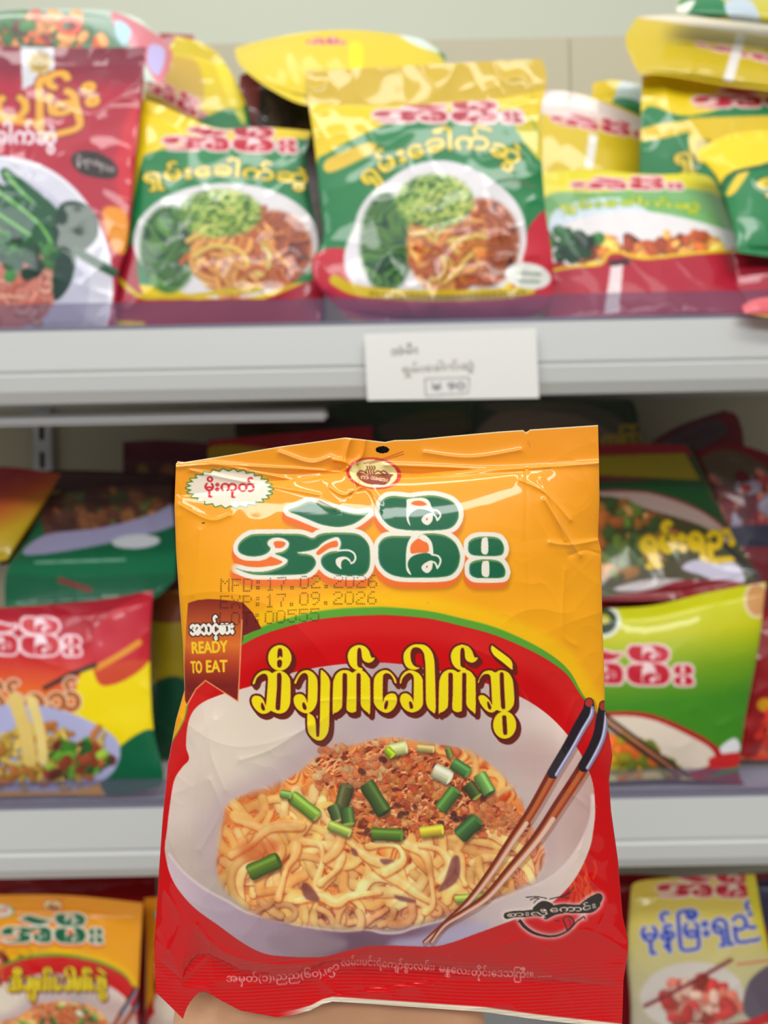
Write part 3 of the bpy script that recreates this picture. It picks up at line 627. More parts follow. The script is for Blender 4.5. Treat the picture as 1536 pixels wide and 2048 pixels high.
def profile(pts, x0, x1):
    """extrude a closed (y,z) outline along x"""
    n = len(pts); v = [(x0, y, z) for y, z in pts] + [(x1, y, z) for y, z in pts]
    f = [(i, (i + 1) % n, n + (i + 1) % n, n + i) for i in range(n)] + [tuple(range(n))[::-1], tuple(range(n, 2 * n))]
    me = bpy.data.meshes.new('m'); me.from_pydata(v, [], f); me.update(); return me
def sheets(grids, smooth=True):
    """grids: list of (P (nv,nu,3), colour (nv,nu,3) display-referred, keep (nv-1,nu-1) or None, flip) -> one mesh with a 'print' colour attribute"""
    V, Q, C, off = [], [], [], 0
    for Pg, Cg, keep, flip in grids:
        nv, nu = Pg.shape[:2]; idx = np.arange(nv * nu).reshape(nv, nu) + off
        q = np.stack([idx[:-1, :-1], idx[1:, :-1], idx[1:, 1:], idx[:-1, 1:]], -1)
        if flip: q = q[..., ::-1]
        q = q[keep] if keep is not None else q.reshape(-1, 4)
        V.append(Pg.reshape(-1, 3)); Q.append(q.reshape(-1, 4)); C.append(Cg.reshape(-1, 3)); off += nv * nu
    V, Q, C = np.concatenate(V), np.concatenate(Q), np.concatenate(C)
    me = bpy.data.meshes.new('m'); me.vertices.add(len(V)); me.vertices.foreach_set('co', V.astype('f').ravel())
    me.loops.add(len(Q) * 4); me.loops.foreach_set('vertex_index', Q.astype('i').ravel())
    me.polygons.add(len(Q)); me.polygons.foreach_set('loop_start', np.arange(0, len(Q) * 4, 4).astype('i'))
    me.update(calc_edges=True); me.validate()
    at = me.color_attributes.new('print', 'FLOAT_COLOR', 'POINT')
    at.data.foreach_set('color', np.concatenate([srgb2lin(np.clip(C, 0, 1)), np.ones((len(C), 1))], 1).astype('f').ravel())
    me.polygons.foreach_set('use_smooth', np.ones(len(Q), bool)); me.update()
    return me
def along(pts, t, smooth=False):
    p = smooth_path(pts, False, 6) if smooth else np.asarray(pts, float)
    c = np.concatenate([[0], np.cumsum(np.hypot(*np.diff(p, axis=0).T))]); c /= c[-1]
    return np.stack([np.interp(t, c, p[:, 0]), np.interp(t, c, p[:, 1])], -1)
def coons(top, right, bottom, left, nu, nv, smooth=False):
    """top, bottom run left to right; left, right run top to bottom"""
    u, v = np.linspace(0, 1, nu), np.linspace(0, 1, nv)
    T, B, L, R = along(top, u, smooth), along(bottom, u, smooth), along(left, v, smooth), along(right, v, smooth)
    U, Vv = u[None, :, None], v[:, None, None]
    S = (1 - Vv) * T[None] + Vv * B[None] + (1 - U) * L[:, None] + U * R[:, None]
    S -= (1 - U) * (1 - Vv) * T[0] + U * (1 - Vv) * T[-1] + (1 - U) * Vv * B[0] + U * Vv * B[-1]
    return S, np.broadcast_to(u[None, :], (nv, nu)), np.broadcast_to(v[:, None], (nv, nu))

# ------------------------------------------------------------------ the setting: back panel of the gondola and its shelves
o = link('wall_back', boxes([(-1.9, 1.9, 1.60, 1.64, -1.30, 2.3)]), mat('white_wall', (206, 210, 190), 0.6, bump=0.03, bscale=30)); o['kind'] = 'structure'
o = link('back_panel', boxes([(-0.95, 0.2905, 1.085, 1.10, -0.75, 0.706), (0.2915, 0.95, 1.085, 1.10, -0.75, 0.706)], 0.001), M_BACK)
tag(o, 'beige back panel of the shelving, behind the packets', 'shelf panel')
X0, X1 = -0.85, 0.85
YF = 0.72
def shelf(zt, label, lip=True, bars=True):
    t = thing('shelf', label, 'shelf', (0, YF, zt))
    link('board', boxes([(X0, X1, 0.012, 0.36, -0.022, -0.001)], 0.001), M_WHITE, t)
    r = profile([(0.0, 0.002), (0.0, -0.037), (0.0022, -0.039), (0.0022, -0.041), (-0.0015, -0.043), (0.001, -0.058), (0.008, -0.069), (0.014, -0.069), (0.012, 0.002)], X0, X1)
    link('price_rail', r, M_RAIL, t)
    link('rail_channel', boxes([(X0, X1, 0.003, 0.012, 0.001, 0.007)], 0.0008), M_GREY, t)
    if lip: link('clear_lip', boxes([(X0, X1, 0.002, 0.0045, 0.001, 0.030)], 0.0008), M_LIP, t)['label'] = 'clear plastic lip'
    return t
Z_UP, Z_LOW, Z_TOP, Z_FLOOR = 0.184, -0.292, 0.70, -0.66
up = shelf(Z_UP, 'upper white shelf with a price card on its front rail')
low = shelf(Z_LOW, 'lower white shelf whose rail passes behind the held orange packet')
link('support_bar', boxes([(X0, -0.057, 0.03, 0.045, -0.087, -0.075)], 0.003), M_WHITE, up)['label'] = 'pale support bar'
t = thing('shelf', 'bottom shelf below the frame carrying the orange and the cream packets', 'shelf', (0, YF, Z_FLOOR))
link('board', boxes([(X0, X1, 0.0, 0.36, -0.03, 0)], 0.001), M_WHITE, t)
o = link('floor', boxes([(-1.9, 1.9, -2.4, 1.64, -1.32, -1.30)]), mat('floor_tile', (196, 190, 180), 0.35)); o['kind'] = 'structure'
# slotted steel upright on the back panel
c0 = P(84, 900, 1.07)
t = thing('slotted_upright', 'chrome slotted upright at the far left on the back panel under the upper shelf', 'shelf upright', (c0[0], 1.066, -0.27))
link('strip', boxes([(-0.014, 0.014, 0.004, 0.018, 0.0, 0.43)], 0.002), M_STEEL, t)
for k in range(9):
    link('slot', boxes([(-0.0035, 0.0035, 0.003, 0.0045, 0.05 + k * 0.042, 0.074 + k * 0.042)]), M_DARK, t)

# ------------------------------------------------------------------ the packet in the hand
TOP = [(352,928),(356,922),(364,925),(440,913),(560,893),(640,882),(690,875),(720,878),(770,884),(790,880),(830,879),(900,872),(1000,863),(1046,860),(1053,866),(1060,859),(1196,850)]
LEFT = [(352,928),(349,1010),(352,1100),(358,1190),(366,1290),(369,1380),(352,1440),(335,1530),(325,1640),(318,1740),(312,1840),(308,1890),(312,1985)]
RIGHT = [(1196,850),(1198,930),(1199,1000),(1196,1075),(1202,1100),(1205,1250),(1208,1330),(1210,1420),(1222,1490),(1225,1512),(1218,1560),(1222,1620),(1236,1720),(1245,1830),(1256,1880),(1256,1905),(1247,1960),(1244,2058)]
BOTTOM = [(312,1985),(340,2012),(366,2038),(372,2018),(384,1998),(398,1985),(414,1984),(440,2000),(480,2021),(555,2035),(590,2029),(620,2021),(645,2008),(665,2003),(700,2005),(800,2012),(970,2024),(1060,2037),(1100,2042),(1244,2058)]
HELD = 0.270
ridges = [  # folds pressed into the film: polyline, half width px, height mm
    ([(352,934),(430,930),(520,946),(600,962),(640,958)], 5, 0.45), ([(420,926),(520,934),(600,938),(700,946)], 4, 0.4), ([(500,940),(560,948),(650,944),(690,936)], 4, -0.3), ([(770,930),(880,934),(980,938),(1080,934),(1199,926)], 6, 0.6), ([(780,944),(900,950),(1000,946),(1100,938)], 7, -0.3),
    ([(700,880),(690,920),(700,950)], 7, 0.9), ([(668,920),(700,930),(716,970)], 5, 0.9), ([(716,930),(722,965),(700,990)], 5, -0.7), ([(730,880),(722,915),(690,940)], 5, 0.7), ([(660,975),(690,990),(728,970)], 4, 0.4), ([(700,985),(730,975),(760,1000)], 5, 0.4), ([(640,1000),(670,1015)], 4, 0.5), ([(740,980),(760,1020)], 3, 0.3),
    ([(400,1060),(396,1120),(385,1190)], 8, 0.5), ([(1100,1085),(1140,1090),(1199,1080)], 5, 0.8), ([(1140,1110),(1170,1100),(1199,1108)], 5, -0.6), ([(1090,1000),(1120,1050),(1160,1110)], 9, 0.6), ([(1130,1140),(1125,1260),(1150,1290)], 6, 0.4), ([(1080,960),(1110,1020),(1130,1080)], 6, 0.4),
    ([(640,1402),(700,1398),(790,1400)], 3, 0.25), ([(480,1520),(540,1500),(620,1450)], 9, 0.5), ([(420,1560),(440,1620),(400,1700)], 8, 0.5), ([(1150,1400),(1130,1470),(1160,1560)], 7, 0.4), ([(1170,1420),(1215,1500)], 6, 0.5),
    ([(395,1850),(450,1905),(560,1930),(700,1915)], 8, 0.8), ([(360,1960),(420,1900),(395,1860)], 6, 0.6), ([(560,1925),(700,1905),(740,1890)], 6, -0.3), ([(640,1990),(800,1968),(940,1960),(1100,1966)], 2.5, -0.25), ([(1090,1860),(1180,1862),(1250,1900)], 8, 0.5), ([(1010,1890),(1060,1875),(1100,1900)], 6, 0.4), ([(630,1950),(680,2000),(640,2020)], 9, 0.7), ([(380,940),(470,960),(560,975),(640,990)], 5, 0.35), ([(360,1010),(420,1040),(460,1030)], 6, 0.3), ([(560,905),(620,925),(660,915)], 6, 0.5), ([(850,905),(940,915),(1040,900)], 7, 0.35), ([(1040,960),(1090,985),(1140,1040)], 6, 0.4), ([(930,1290),(1010,1330),(1060,1400)], 10, 0.35), ([(430,1440),(420,1500),(450,1580)], 9, 0.5), ([(1130,1580),(1175,1620),(1160,1700)], 8, 0.5), ([(1180,1760),(1215,1800),(1200,1850)], 7, 0.5), ([(330,1780),(360,1840),(340,1900)], 7, 0.6),
]
def relief(S, U, V):
    """how far the film stands forward of the packet's middle plane, metres"""
    px, py = S[..., 0], S[..., 1]
    su = np.sin(np.pi * U) ** 0.62; t = np.clip((V - 0.062) / (0.93 - 0.062), 0, 1)
    sv = np.sin(np.pi * t ** 0.9) ** 0.55
    b = 0.017 * su * sv
    body = np.clip(t * 14, 0, 1) * np.clip((1 - t) * 14, 0, 1)
    live = np.clip(vnoise(S, 150, 77) * 1.6 - 0.1, 0, 1) ** 1.5
    h = b + (0.35 + 0.65 * body) * (0.0007 * crumple(S, 260, 5, 0.5, 1.6) + live * (0.00034 * crumple(S, 90, 8, -0.6, 1.8) + 0.00008 * crumple(S, 30, 9, 0.9, 1.6)))
    h += 0.0008 * vnoise(S, 240, 31)
    # edges of the pouch are livelier than its taut middle
    side = np.exp(-(U / 0.07) ** 2) + np.exp(-((1 - U) / 0.09) ** 2)
    h += side * (0.0006 * crumple(S, 130, 15, 1.2, 1.3) + 0.00008 * crumple(S, 40, 16))
    low = np.clip((py - 1870) / 60, 0, 1)
    h += low * (0.0010 * vnoise(S * (1, .6), 170, 44) + 0.0003 * crumple(S, 60, 45))
    crimp = np.clip((py - 1905) / 20, 0, 1)
    h += crimp * 0.00005 * np.sin((py + 6 * np.sin(px / 90)) * 2 * np.pi / 7.0)
    for pl, w, hh in ridges:
        if pl[0][1] < 1020: w, hh = w * 0.75, hh * 2.2
        q = smooth_path(pl, False, 6)
        x0, y0 = q.min(0) - 4 * w; x1, y1 = q.max(0) + 4 * w
        rows = np.nonzero(((px > x0) & (px < x1) & (py > y0) & (py < y1)).any(1))[0]
        if len(rows) == 0: continue
        r = slice(rows[0], rows[-1] + 1); X, Y = px[r], py[r]; d2 = np.full(X.shape, 1e9)
        for i in range(len(q) - 1):
            d = q[i + 1] - q[i]; tt = np.clip(((X - q[i, 0]) * d[0] + (Y - q[i, 1]) * d[1]) / (d @ d + 1e-9), 0, 1)
            d2 = np.minimum(d2, (X - q[i, 0] - tt * d[0]) ** 2 + (Y - q[i, 1] - tt * d[1]) ** 2)
        h[r] += hh * 0.001 * np.exp(-np.sqrt(d2 + 1) / w)
    return h
def held_packet():
    NU, NV = 640, 820
    S, U, V = coons(TOP, RIGHT, BOTTOM, LEFT, NU, NV)
    art = held_packet_art()
    C = art.sample(S[..., 0], S[..., 1])
    # bare foil edge where the film is cut along the bottom seal, and the pale cut edge on top
    foil = np.clip((V - 0.9905) / 0.002, 0, 1) * np.clip((S[..., 0] - 555) / 60, 0, 1)
    C = C * (1 - foil[..., None]) + np.array((222, 210, 186)) / 255.0 * foil[..., None]
    edge = np.clip((0.0022 - V) / 0.001, 0, 1)[..., None]
    C = C * (1 - edge) + np.array((240, 222, 176)) / 255.0 * edge
    h = relief(S, U, V)
    Pf = P(S[..., 0], S[..., 1], HELD - h)
    base = P(790, 2020, HELD)
    root = thing('noodle_packet', 'large orange and red packet held up in the hand, in sharp focus', 'packet', base)
    k0, k1 = int(0.06 * NV), int(0.945 * NV)
    keep = np.ones((NV - 1, NU - 1), bool)
    cx, cy = (S[:-1, :-1, 0] + S[1:, 1:, 0]) / 2, (S[:-1, :-1, 1] + S[1:, 1:, 1]) / 2
    hole = ((cx - 765) / 13.8) ** 2 + ((cy - 899.5) / 7.2) ** 2 < 1
    keep &= ~hole
    bu, bv = slice(None, None, 8), 8
    def back(r0, r1, depth):
        rows = np.unique(np.concatenate([np.arange(r0, r1, bv), [r1 - 1]])); cols = np.unique(np.concatenate([np.arange(0, NU, 8), [NU - 1]]))
        s = S[rows][:, cols]; u, v = U[rows][:, cols], V[rows][:, cols]
        t = np.clip((v - 0.06) / 0.885, 0, 1); d = 0.0007 + depth * np.sin(np.pi * u) ** 0.6 * np.sin(np.pi * t) ** 0.6
        rim = ((u == 0) | (u == 1)); hh = h[rows][:, cols]
        dd = np.where(rim, -hh, np.maximum(d, -hh + 0.0006)) if depth else (-hh + 0.0006)
        return P(s[..., 0], s[..., 1], HELD + dd), art.sample(s[..., 0], s[..., 1]) * 0 + np.array((236, 150, 40)) / 255.0 * np.clip(1 - t, 0, 1)[..., None] + np.array((196, 24, 28)) / 255.0 * np.clip(t, 0, 1)[..., None]
    for name, r0, r1, depth in (('top_seal', 0, k0 + 1, 0), ('body', k0, k1 + 1, 0.009), ('bottom_seal', k1, NV, 0)):
        Pb, Cb = back(r0, r1, depth)
        kp = keep[r0:r1 - 1]
        if name == 'top_seal':
            kb = np.ones((Pb.shape[0] - 1, Pb.shape[1] - 1), bool)
            rows = np.unique(np.concatenate([np.arange(r0, r1, bv), [r1 - 1]])); cols = np.unique(np.concatenate([np.arange(0, NU, 8), [NU - 1]]))
            sb = S[rows][:, cols]; bx, by = (sb[:-1, :-1, 0] + sb[1:, 1:, 0]) / 2, (sb[:-1, :-1, 1] + sb[1:, 1:, 1]) / 2
            kb &= ~(((bx - 765) / 22) ** 2 + ((by - 899.5) / 14) ** 2 < 1)
        else: kb = None
        o = link(name, sheets([(Pf[r0:r1] - base, C[r0:r1], kp, False), (Pb - base, Cb, kb, True)]), M_FILM, root)
    bpy.data.objects['top_seal']['label'] = 'orange top seal with a hanging hole'
    return art
HELD_ART = held_packet()

# ------------------------------------------------------------------ the hand that holds it
def hand():
    import bmesh
    D = 0.2935
    J = lambda x, y, d=D: P(x, y, d)
    bones = []
    def chain(pts, r):
        for a, b, ra, rb in zip(pts[:-1], pts[1:], r[:-1], r[1:]): bones.append((np.array(a), np.array(b), ra, rb))
    wrist = J(700, 2520, 0.312)
    # palm: four metacarpals and the heel of the thumb
    mc = [J(492, 2005), J(622, 1992), J(756, 1998), J(884, 2022)]
    wr = [J(590, 2440, .306), J(660, 2450, .308), J(740, 2450, .308), J(810, 2440, .306)]
    for m_, w_ in zip(mc, wr): chain([w_, (m_ + w_) / 2 + np.array((0, .001, 0)), m_], [.0165, .0165, .0145])
    for i in range(3): chain([(mc[i] * .6 + mc[i + 1] * .4), (wr[i] * .6 + wr[i + 1] * .4)], [.0125, .0155]); chain([(mc[i] * .4 + mc[i + 1] * .6), (wr[i] * .4 + wr[i + 1] * .6)], [.0125, .0155])
    chain([J(560, 2420, .300), J(470, 2220, .288), J(440, 2080, .288)], [.017, .017, .014])
    chain([J(840, 2400, .302), J(905, 2200, .292), J(912, 2040, .291)], [.016, .0155, .0125])
    # fingers up behind the packet, a little curled so that their pads press on it
    for m_, x, ln, r in ((mc[0], 486, 330, .0092), (mc[1], 622, 370, .0096), (mc[2], 762, 345, .0092), (mc[3], 902, 275, .0080)):
        y = 2005; pts = [m_, J(x, y - ln * .45, .2975), J(x + 4, y - ln * .75, .298), J(x + 6, y - ln, .2945)]
        chain(pts, [r * 1.35, r * 1.05, r * .95, r * .74])
    # thumb leaves the side of the palm
    chain([J(450, 2180, .288), J(395, 2080, .2905), J(400, 1985, .2935), J(430, 1905, .2935)], [.0150, .0110, .0100, .0078])
    # wrist and forearm, coming up from below towards the holder
    chain([J(690, 2430, .308), wrist, J(720, 2800, .300), J(760, 3300, .270)], [.020, .025, .030, .036])
    bm = bmesh.new()
    for a, b, ra, rb in bones:
        L = np.linalg.norm(b - a); n = max(2, int(L / (min(ra, rb) * 0.22)))
        for i in range(n + 1):
            t_ = i / n; c = a + (b - a) * t_; r = ra + (rb - ra) * t_
            bmesh.ops.create_icosphere(bm, subdivisions=2, radius=r, matrix=Matrix.Translation(c))
    me = bpy.data.meshes.new('hand'); bm.to_mesh(me); bm.free()
    o = bpy.data.objects.new('hand_work', me); COL.objects.link(o)
    m = o.modifiers.new('r', 'REMESH'); m.mode = 'VOXEL'; m.voxel_size = 0.0016
    m = o.modifiers.new('s', 'SMOOTH'); m.factor = 0.6; m.iterations = 24
    dg = bpy.context.evaluated_depsgraph_get(); me2 = bpy.data.meshes.new_from_object(o.evaluated_get(dg))
    bpy.data.objects.remove(o); bpy.data.meshes.remove(me)
    me2.polygons.foreach_set('use_smooth', np.ones(len(me2.polygons), bool))
    c = P(700, 2450, .308); me2.transform(Matrix.Translation(-c))
    h = link('person', me2, M_SKIN, None, c)
    tag(h, 'person\'s bare hand holding the large orange packet from behind and below', 'person')
    return h
hand()

# ------------------------------------------------------------------ the handwritten price card
def price_card():
    cv = Canvas(715, 640, 1095, 815, 1.0); cv.fill((226, 226, 220))
    ink = (120, 116, 112)
    cv.text('အဲမီး', [(782, 711), (836, 706)], 21, ink, 0.4)
    cv.text('ရှမ်းေခါက်ဆွဲ', [(805, 746), (948, 738)], 20, (136, 128, 118), 0.4)
    cv.stroke([(850,758),(938,755),(937,786),(852,792),(850,758)], 1.2, (140, 138, 140), smooth=False)
    cv.text('¥ 90', [(863, 782), (930, 779)], 22, (110, 108, 114), 0.5)
    S, U, V = coons([(728,668),(1072,656)], [(1072,656),(1078,796)], [(735,801),(1078,796)], [(728,668),(735,801)], 130, 56)
    base = P(906, 799, 0.714)
    d = 0.7115 + 0.002 * (V - 0.3) ** 2
    Pf = P(S[..., 0], S[..., 1], d); C = cv.sample(S[..., 0], S[..., 1])
    Pb = P(S[..., 0], S[..., 1], d + 0.0006)
    o = link('price_card', sheets([(Pf - base, C, None, False), (Pb - base, C * 0 + .9, None, True)]), M_PAPER, None, base)
    tag(o, 'white handwritten price card hanging on the upper shelf rail below the central packet', 'price card')
price_card()

# ------------------------------------------------------------------ packets on the shelves
def packet(label, top, right, bottom, left, d, art, bg=(200, 180, 40), thick=0.013, cr=1.0, seals=(0.06, 0.05), seed=1, group=None, smooth=True, floor=None, noseal_rough=0):
    """one packet standing or lying at its own depth; d = depth of its corners (tl, tr, bl, br)"""
    if floor is not None:      # stock at the back stands on its shelf behind the nearer packets
        bottom = [(x, ypix(x, floor + 0.004, d[2])) for x, _ in bottom]; left = list(left[:-1]) + [bottom[0]]; right = list(right[:-1]) + [bottom[-1]]
    pts = np.concatenate([np.asarray(q, float) for q in (top, right, bottom, left)]); ext = pts.max(0) - pts.min(0)
    nu, nv = int(np.clip(ext[0] / 2.6, 24, 200)), int(np.clip(ext[1] / 2.6, 24, 220))
    S, U, V = coons(top, right, bottom, left, nu, nv, smooth)
    dd = (1 - V) * ((1 - U) * d[0] + U * d[1]) + V * ((1 - U) * d[2] + U * d[3])
    vt, vb = seals
    t = np.clip((V - vt) / (1 - vt - vb), 0, 1)
    prof = np.sin(np.pi * U) ** 0.55 * np.sin(np.pi * t) ** 0.5
    q = S * (dd[..., None] / 0.75)
    live = 0.25 + 0.75 * np.clip(vnoise(q, 130, seed + 7) + 0.5, 0, 1)
    h = thick * prof + cr * live * (0.0020 * crumple(q, 120, seed, 0.6 + seed, 1.5) + 0.0009 * crumple(q, 48, seed + 3, -0.5 + seed)) + 0.001 * vnoise(q, 90, seed + 5)
    C = art.sample(S[..., 0], S[..., 1]) if art is not None else np.zeros(S.shape[:2] + (3,)) + np.array(bg) / 255.0
    Pf = P(S[..., 0], S[..., 1], dd - h)
    rim = (U == 0) | (U == 1) | (V == 0) | (V == 1)
    Pb = P(S[..., 0], S[..., 1], dd + np.where(rim, -h, np.maximum(0.001 + thick * 0.8 * prof, 0.001 - h)))
    Cb = np.zeros(S.shape[:2] + (3,)) + C.mean((0, 1))
    base = P(*((np.asarray(bottom[0], float) + np.asarray(bottom[-1], float)) / 2), dd[-1].mean())
    if group is None: group = 'packets on the upper shelf' if base[2] > 0.1 else 'packets on the lower shelf' if base[2] > -0.42 else 'packets on the bottom shelf'
    root = thing('noodle_packet', label, 'packet', base, group)
    k0, k1 = int(round(vt * (nv - 1))), int(round((1 - vb) * (nv - 1)))
    for name, r0, r1 in (('top_seal', 0, k0 + 1), ('body', k0, k1 + 1), ('bottom_seal', k1, nv)):
        if r1 - r0 < 2: continue
        link(name, sheets([(Pf[r0:r1] - base, C[r0:r1], None, False), (Pb[r0:r1] - base, Cb[r0:r1], None, True)]), M_PACK, root)
    return root
def plate(*quads, k=0.7, c=(200, 180, 40)):
    pts = np.concatenate([np.asarray(q, float) for q in quads]); a, b = pts.min(0) - 12, pts.max(0) + 12
    a = np.maximum(a, (-140, -60)); b = np.minimum(b, (1680, 2300))
    cv = Canvas(a[0], a[1], b[0], b[1], k); cv.fill(c); return cv
def affine(sx, sy, tx, ty, sh=0.0): return lambda p: np.asarray(p, float) * (sx, sy) + (tx, ty) + np.stack([np.zeros(len(p)), np.asarray(p, float)[:, 0] * sh], 1)
RED, PINK, YEL, OLIVE, GREEN, DKG, CRIM = (186, 30, 52), (240, 206, 206), (238, 208, 24), (214, 186, 40), (22, 122, 66), (12, 82, 50), (170, 26, 50)
NOOD = [(216, 130, 60), (232, 164, 84), (196, 96, 44), (226, 190, 90), (176, 80, 44)]
HERB = [(60, 120, 40), (100, 160, 50), (36, 84, 36), (150, 180, 60)]
MEAT = [(120, 50, 36), (150, 66, 40), (90, 40, 34), (176, 90, 50)]
GREENS = [(22, 66, 40), (34, 92, 48), (16, 50, 36), (60, 120, 60)]
def dish(cv, cx, cy, rx, ry, seed):
    """the printed Shan noodle dish: greens on the left, noodles under herbs, dark meat on the right"""
    cv.poly(ell(cx, cy, rx, ry), (226, 222, 224)); E = lambda x, y, a, b: np.clip(blur(cv.mpoly(ell(cx + rx * x, cy + ry * y, rx * a, ry * b)), 3) * 1.3, 0, 1)
    strands(cv, E(.5, .15, .42, .66), rx * .3, 5, [(0, (60, 26, 24)), (.5, (130, 56, 36)), (1, (190, 104, 60))], seed, 20)
    strands(cv, E(-.62, .15, .3, .74), rx * .26, 3.4, [(0, (14, 44, 32)), (.5, (28, 78, 44)), (1, (84, 130, 60))], seed + 5, 16)
    strands(cv, E(.08, .16, .46, .78), rx * .34, 6, [(0, (120, 46, 26)), (.4, (190, 92, 40)), (.8, (226, 146, 66)), (1, (240, 196, 120))], seed + 1, 30)
    noodles(cv, ell(cx + rx * .1, cy + ry * .16, rx * .42, ry * .66), 34, rx * .5, rx * .026, NOOD, [(120, 50, 30)], seed + 1)
    mince(cv, np.clip(E(-.06, -.48, .44, .4), 0, 1), rx * .07, [(0, (34, 84, 30)), (.4, (84, 140, 44)), (.75, (150, 180, 70)), (1, (206, 214, 120))], seed + 2, .92)
SHAN = 'ရှမ်းေခါက်ဆွဲ'

# --- upper shelf, back to front
def yb(px, d, z=None): return ypix(px, (Z_UP if z is None else z) + 0.004, d)
# dark and yellow packets far back
T_ = [(480,150),(560,130),(640,150)]; R_ = [(640,150),(650,400),(650,yb(650,1.0))]; B_q = [(470,yb(470,1.0)),(650,yb(650,1.0))]; L_ = [(480,150),(465,400),(470,yb(470,1.0))]
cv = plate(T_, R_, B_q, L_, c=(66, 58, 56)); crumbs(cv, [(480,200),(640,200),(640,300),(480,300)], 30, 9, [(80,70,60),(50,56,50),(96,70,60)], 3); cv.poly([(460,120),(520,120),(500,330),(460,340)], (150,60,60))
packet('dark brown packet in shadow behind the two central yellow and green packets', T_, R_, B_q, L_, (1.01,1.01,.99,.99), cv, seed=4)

T_ = [(470,96),(512,84),(600,66),(700,60),(800,70),(850,82),(892,112)]; R_ = [(892,112),(884,150),(880,185)]; B_q = [(488,140),(540,178),(620,212),(760,215),(880,185)]; L_ = [(470,96),(474,120),(488,140)]
cv = plate(T_, R_, B_q, L_, c=(226, 200, 36)); cv.poly([(610,140),(880,136),(880,220),(610,215)], (196,170,50), smooth=False); cv.poly([(826,55),(900,60),(900,130),(880,110),(850,75)], GREEN); cv.poly([(790,62),(836,60),(850,78),(880,105),(830,90)], (220,236,220)); cv.poly([(700,88),(724,90),(722,140),(702,140)], (246,226,0))
brand(cv, affine(.15,.08,540,-4), RED, PINK, None, False)
packet('yellow packet lying flat on the back row, above the central pair', T_, R_, B_q, L_, (1.0,1.0,.93,.93), cv, seed=6, group=None, seals=(.05,.12))

T_ = [(318,66),(388,70)]; R_ = [(388,70),(396,200),(400,yb(400,1.02))]; B_q = [(310,yb(310,1.02)),(400,yb(400,1.02))]; L_ = [(318,66),(312,300),(310,yb(310,1.02))]
packet('narrow red packet just showing behind the tilted yellow packet at left', T_, R_, B_q, L_, (1.03,)*4, plate(T_, R_, B_q, L_, c=(160,40,50)), seed=8)

T_ = [(352,72),(400,84),(436,106)]; R_ = [(436,106),(470,160),(500,240),(510,400),(512,yb(512,.965))]; B_q = [(300,yb(300,.965)),(512,yb(512,.965))]; L_ = [(352,72),(330,110),(296,170),(288,260),(300,yb(300,.965))]
cv = plate(T_, R_, B_q, L_, c=(226,200,30)); cv.poly([(296,130),(390,120),(400,220),(290,230)], (206,170,70)); brand(cv, lambda p: (np.asarray(p)-(740,1080)) @ np.array([[.24,.14],[-.07,.2]]) + (352,195), RED, PINK, None, False)
cv.poly([(415,232),(470,216),(530,224),(530,420),(280,420),(300,300)], GREEN); cv.poly([(430,130),(452,126),(490,230),(478,240)], (244,226,60), .8)
packet('tilted yellow packet with red lettering, standing between the red packet and the central ones', T_, R_, B_q, L_, (.975,.975,.965,.965), cv, seed=9)

# the packet lying on top of the red one
T_ = [(-80,40),(0,24),(110,18),(225,22),(290,46),(346,104)]; R_ = [(346,104),(338,140),(322,168)]; B_q = [(-80,150),(100,150),(230,150),(322,168)]; L_ = [(-80,40),(-80,150)]
cv = plate(T_, R_, B_q, L_, c=(190,206,190)); cv.poly([(-80,30),(120,24),(230,40),(240,100),(-80,110)], (90,130,100)); crumbs(cv, [(-20,50),(150,34),(200,90),(0,110)], 80, 9, [(214,96,60),(110,50,50),(226,150,90),(60,110,60)], 5); cv.stroke(ell(138,52,20,14), 5, (226,90,60))
cv.poly([(225,24),(300,60),(350,110),(320,170),(280,110),(240,70)], (214,120,130)); cv.poly([(235,40),(262,60),(250,90),(232,70)], (150,196,226)); cv.poly([(300,90),(330,100),(318,150),(296,130)], (190,180,226))
packet('glossy multicoloured packet lying flat on top of the maroon-red packet', T_, R_, B_q, L_, (.90,.90,.835,.835), cv, seed=11, cr=1.4)

# yellow ones at the right, back row
T_ = [(1186,166),(1230,160),(1288,172)]; R_ = [(1288,172),(1292,300),(1292,yb(1292,1.01))]; B_q = [(1180,yb(1180,1.01)),(1292,yb(1292,1.01))]; L_ = [(1186,166),(1180,300),(1180,yb(1180,1.01))]
cv = plate(T_, R_, B_q, L_, c=YEL); cv.poly([(1240,165),(1290,170),(1290,240),(1230,230)], (206,226,226)); cv.poly([(1232,196),(1280,205),(1290,250),(1230,215)], GREEN)
packet('small yellow and green packet corner at the back, left of the tall right-hand stack', T_, R_, B_q, L_, (1.02,)*4, cv, seed=12)
T_ = [(1086,182),(1140,184),(1220,205),(1290,236)]; R_ = [(1290,236),(1292,380),(1290,yb(1290,.95))]; B_q = [(1080,yb(1080,.95)),(1290,yb(1290,.95))]; L_ = [(1086,182),(1080,300),(1080,yb(1080,.95))]
cv = plate(T_, R_, B_q, L_, c=(218,190,34)); cv.poly([(1086,184),(1150,186),(1290,240),(1285,262),(1180,240),(1080,225)], (232,214,206)); brand(cv, affine(.36,.16,930,32,.06), RED, PINK, None, False)
cv.poly([(1178,268),(1196,270),(1186,336),(1170,334)], (238,234,226), smooth=False)
packet('crumpled yellow packet with a white strip, behind the flattened packet at right', T_, R_, B_q, L_, (.98,.98,.94,.94), cv, seed=13)

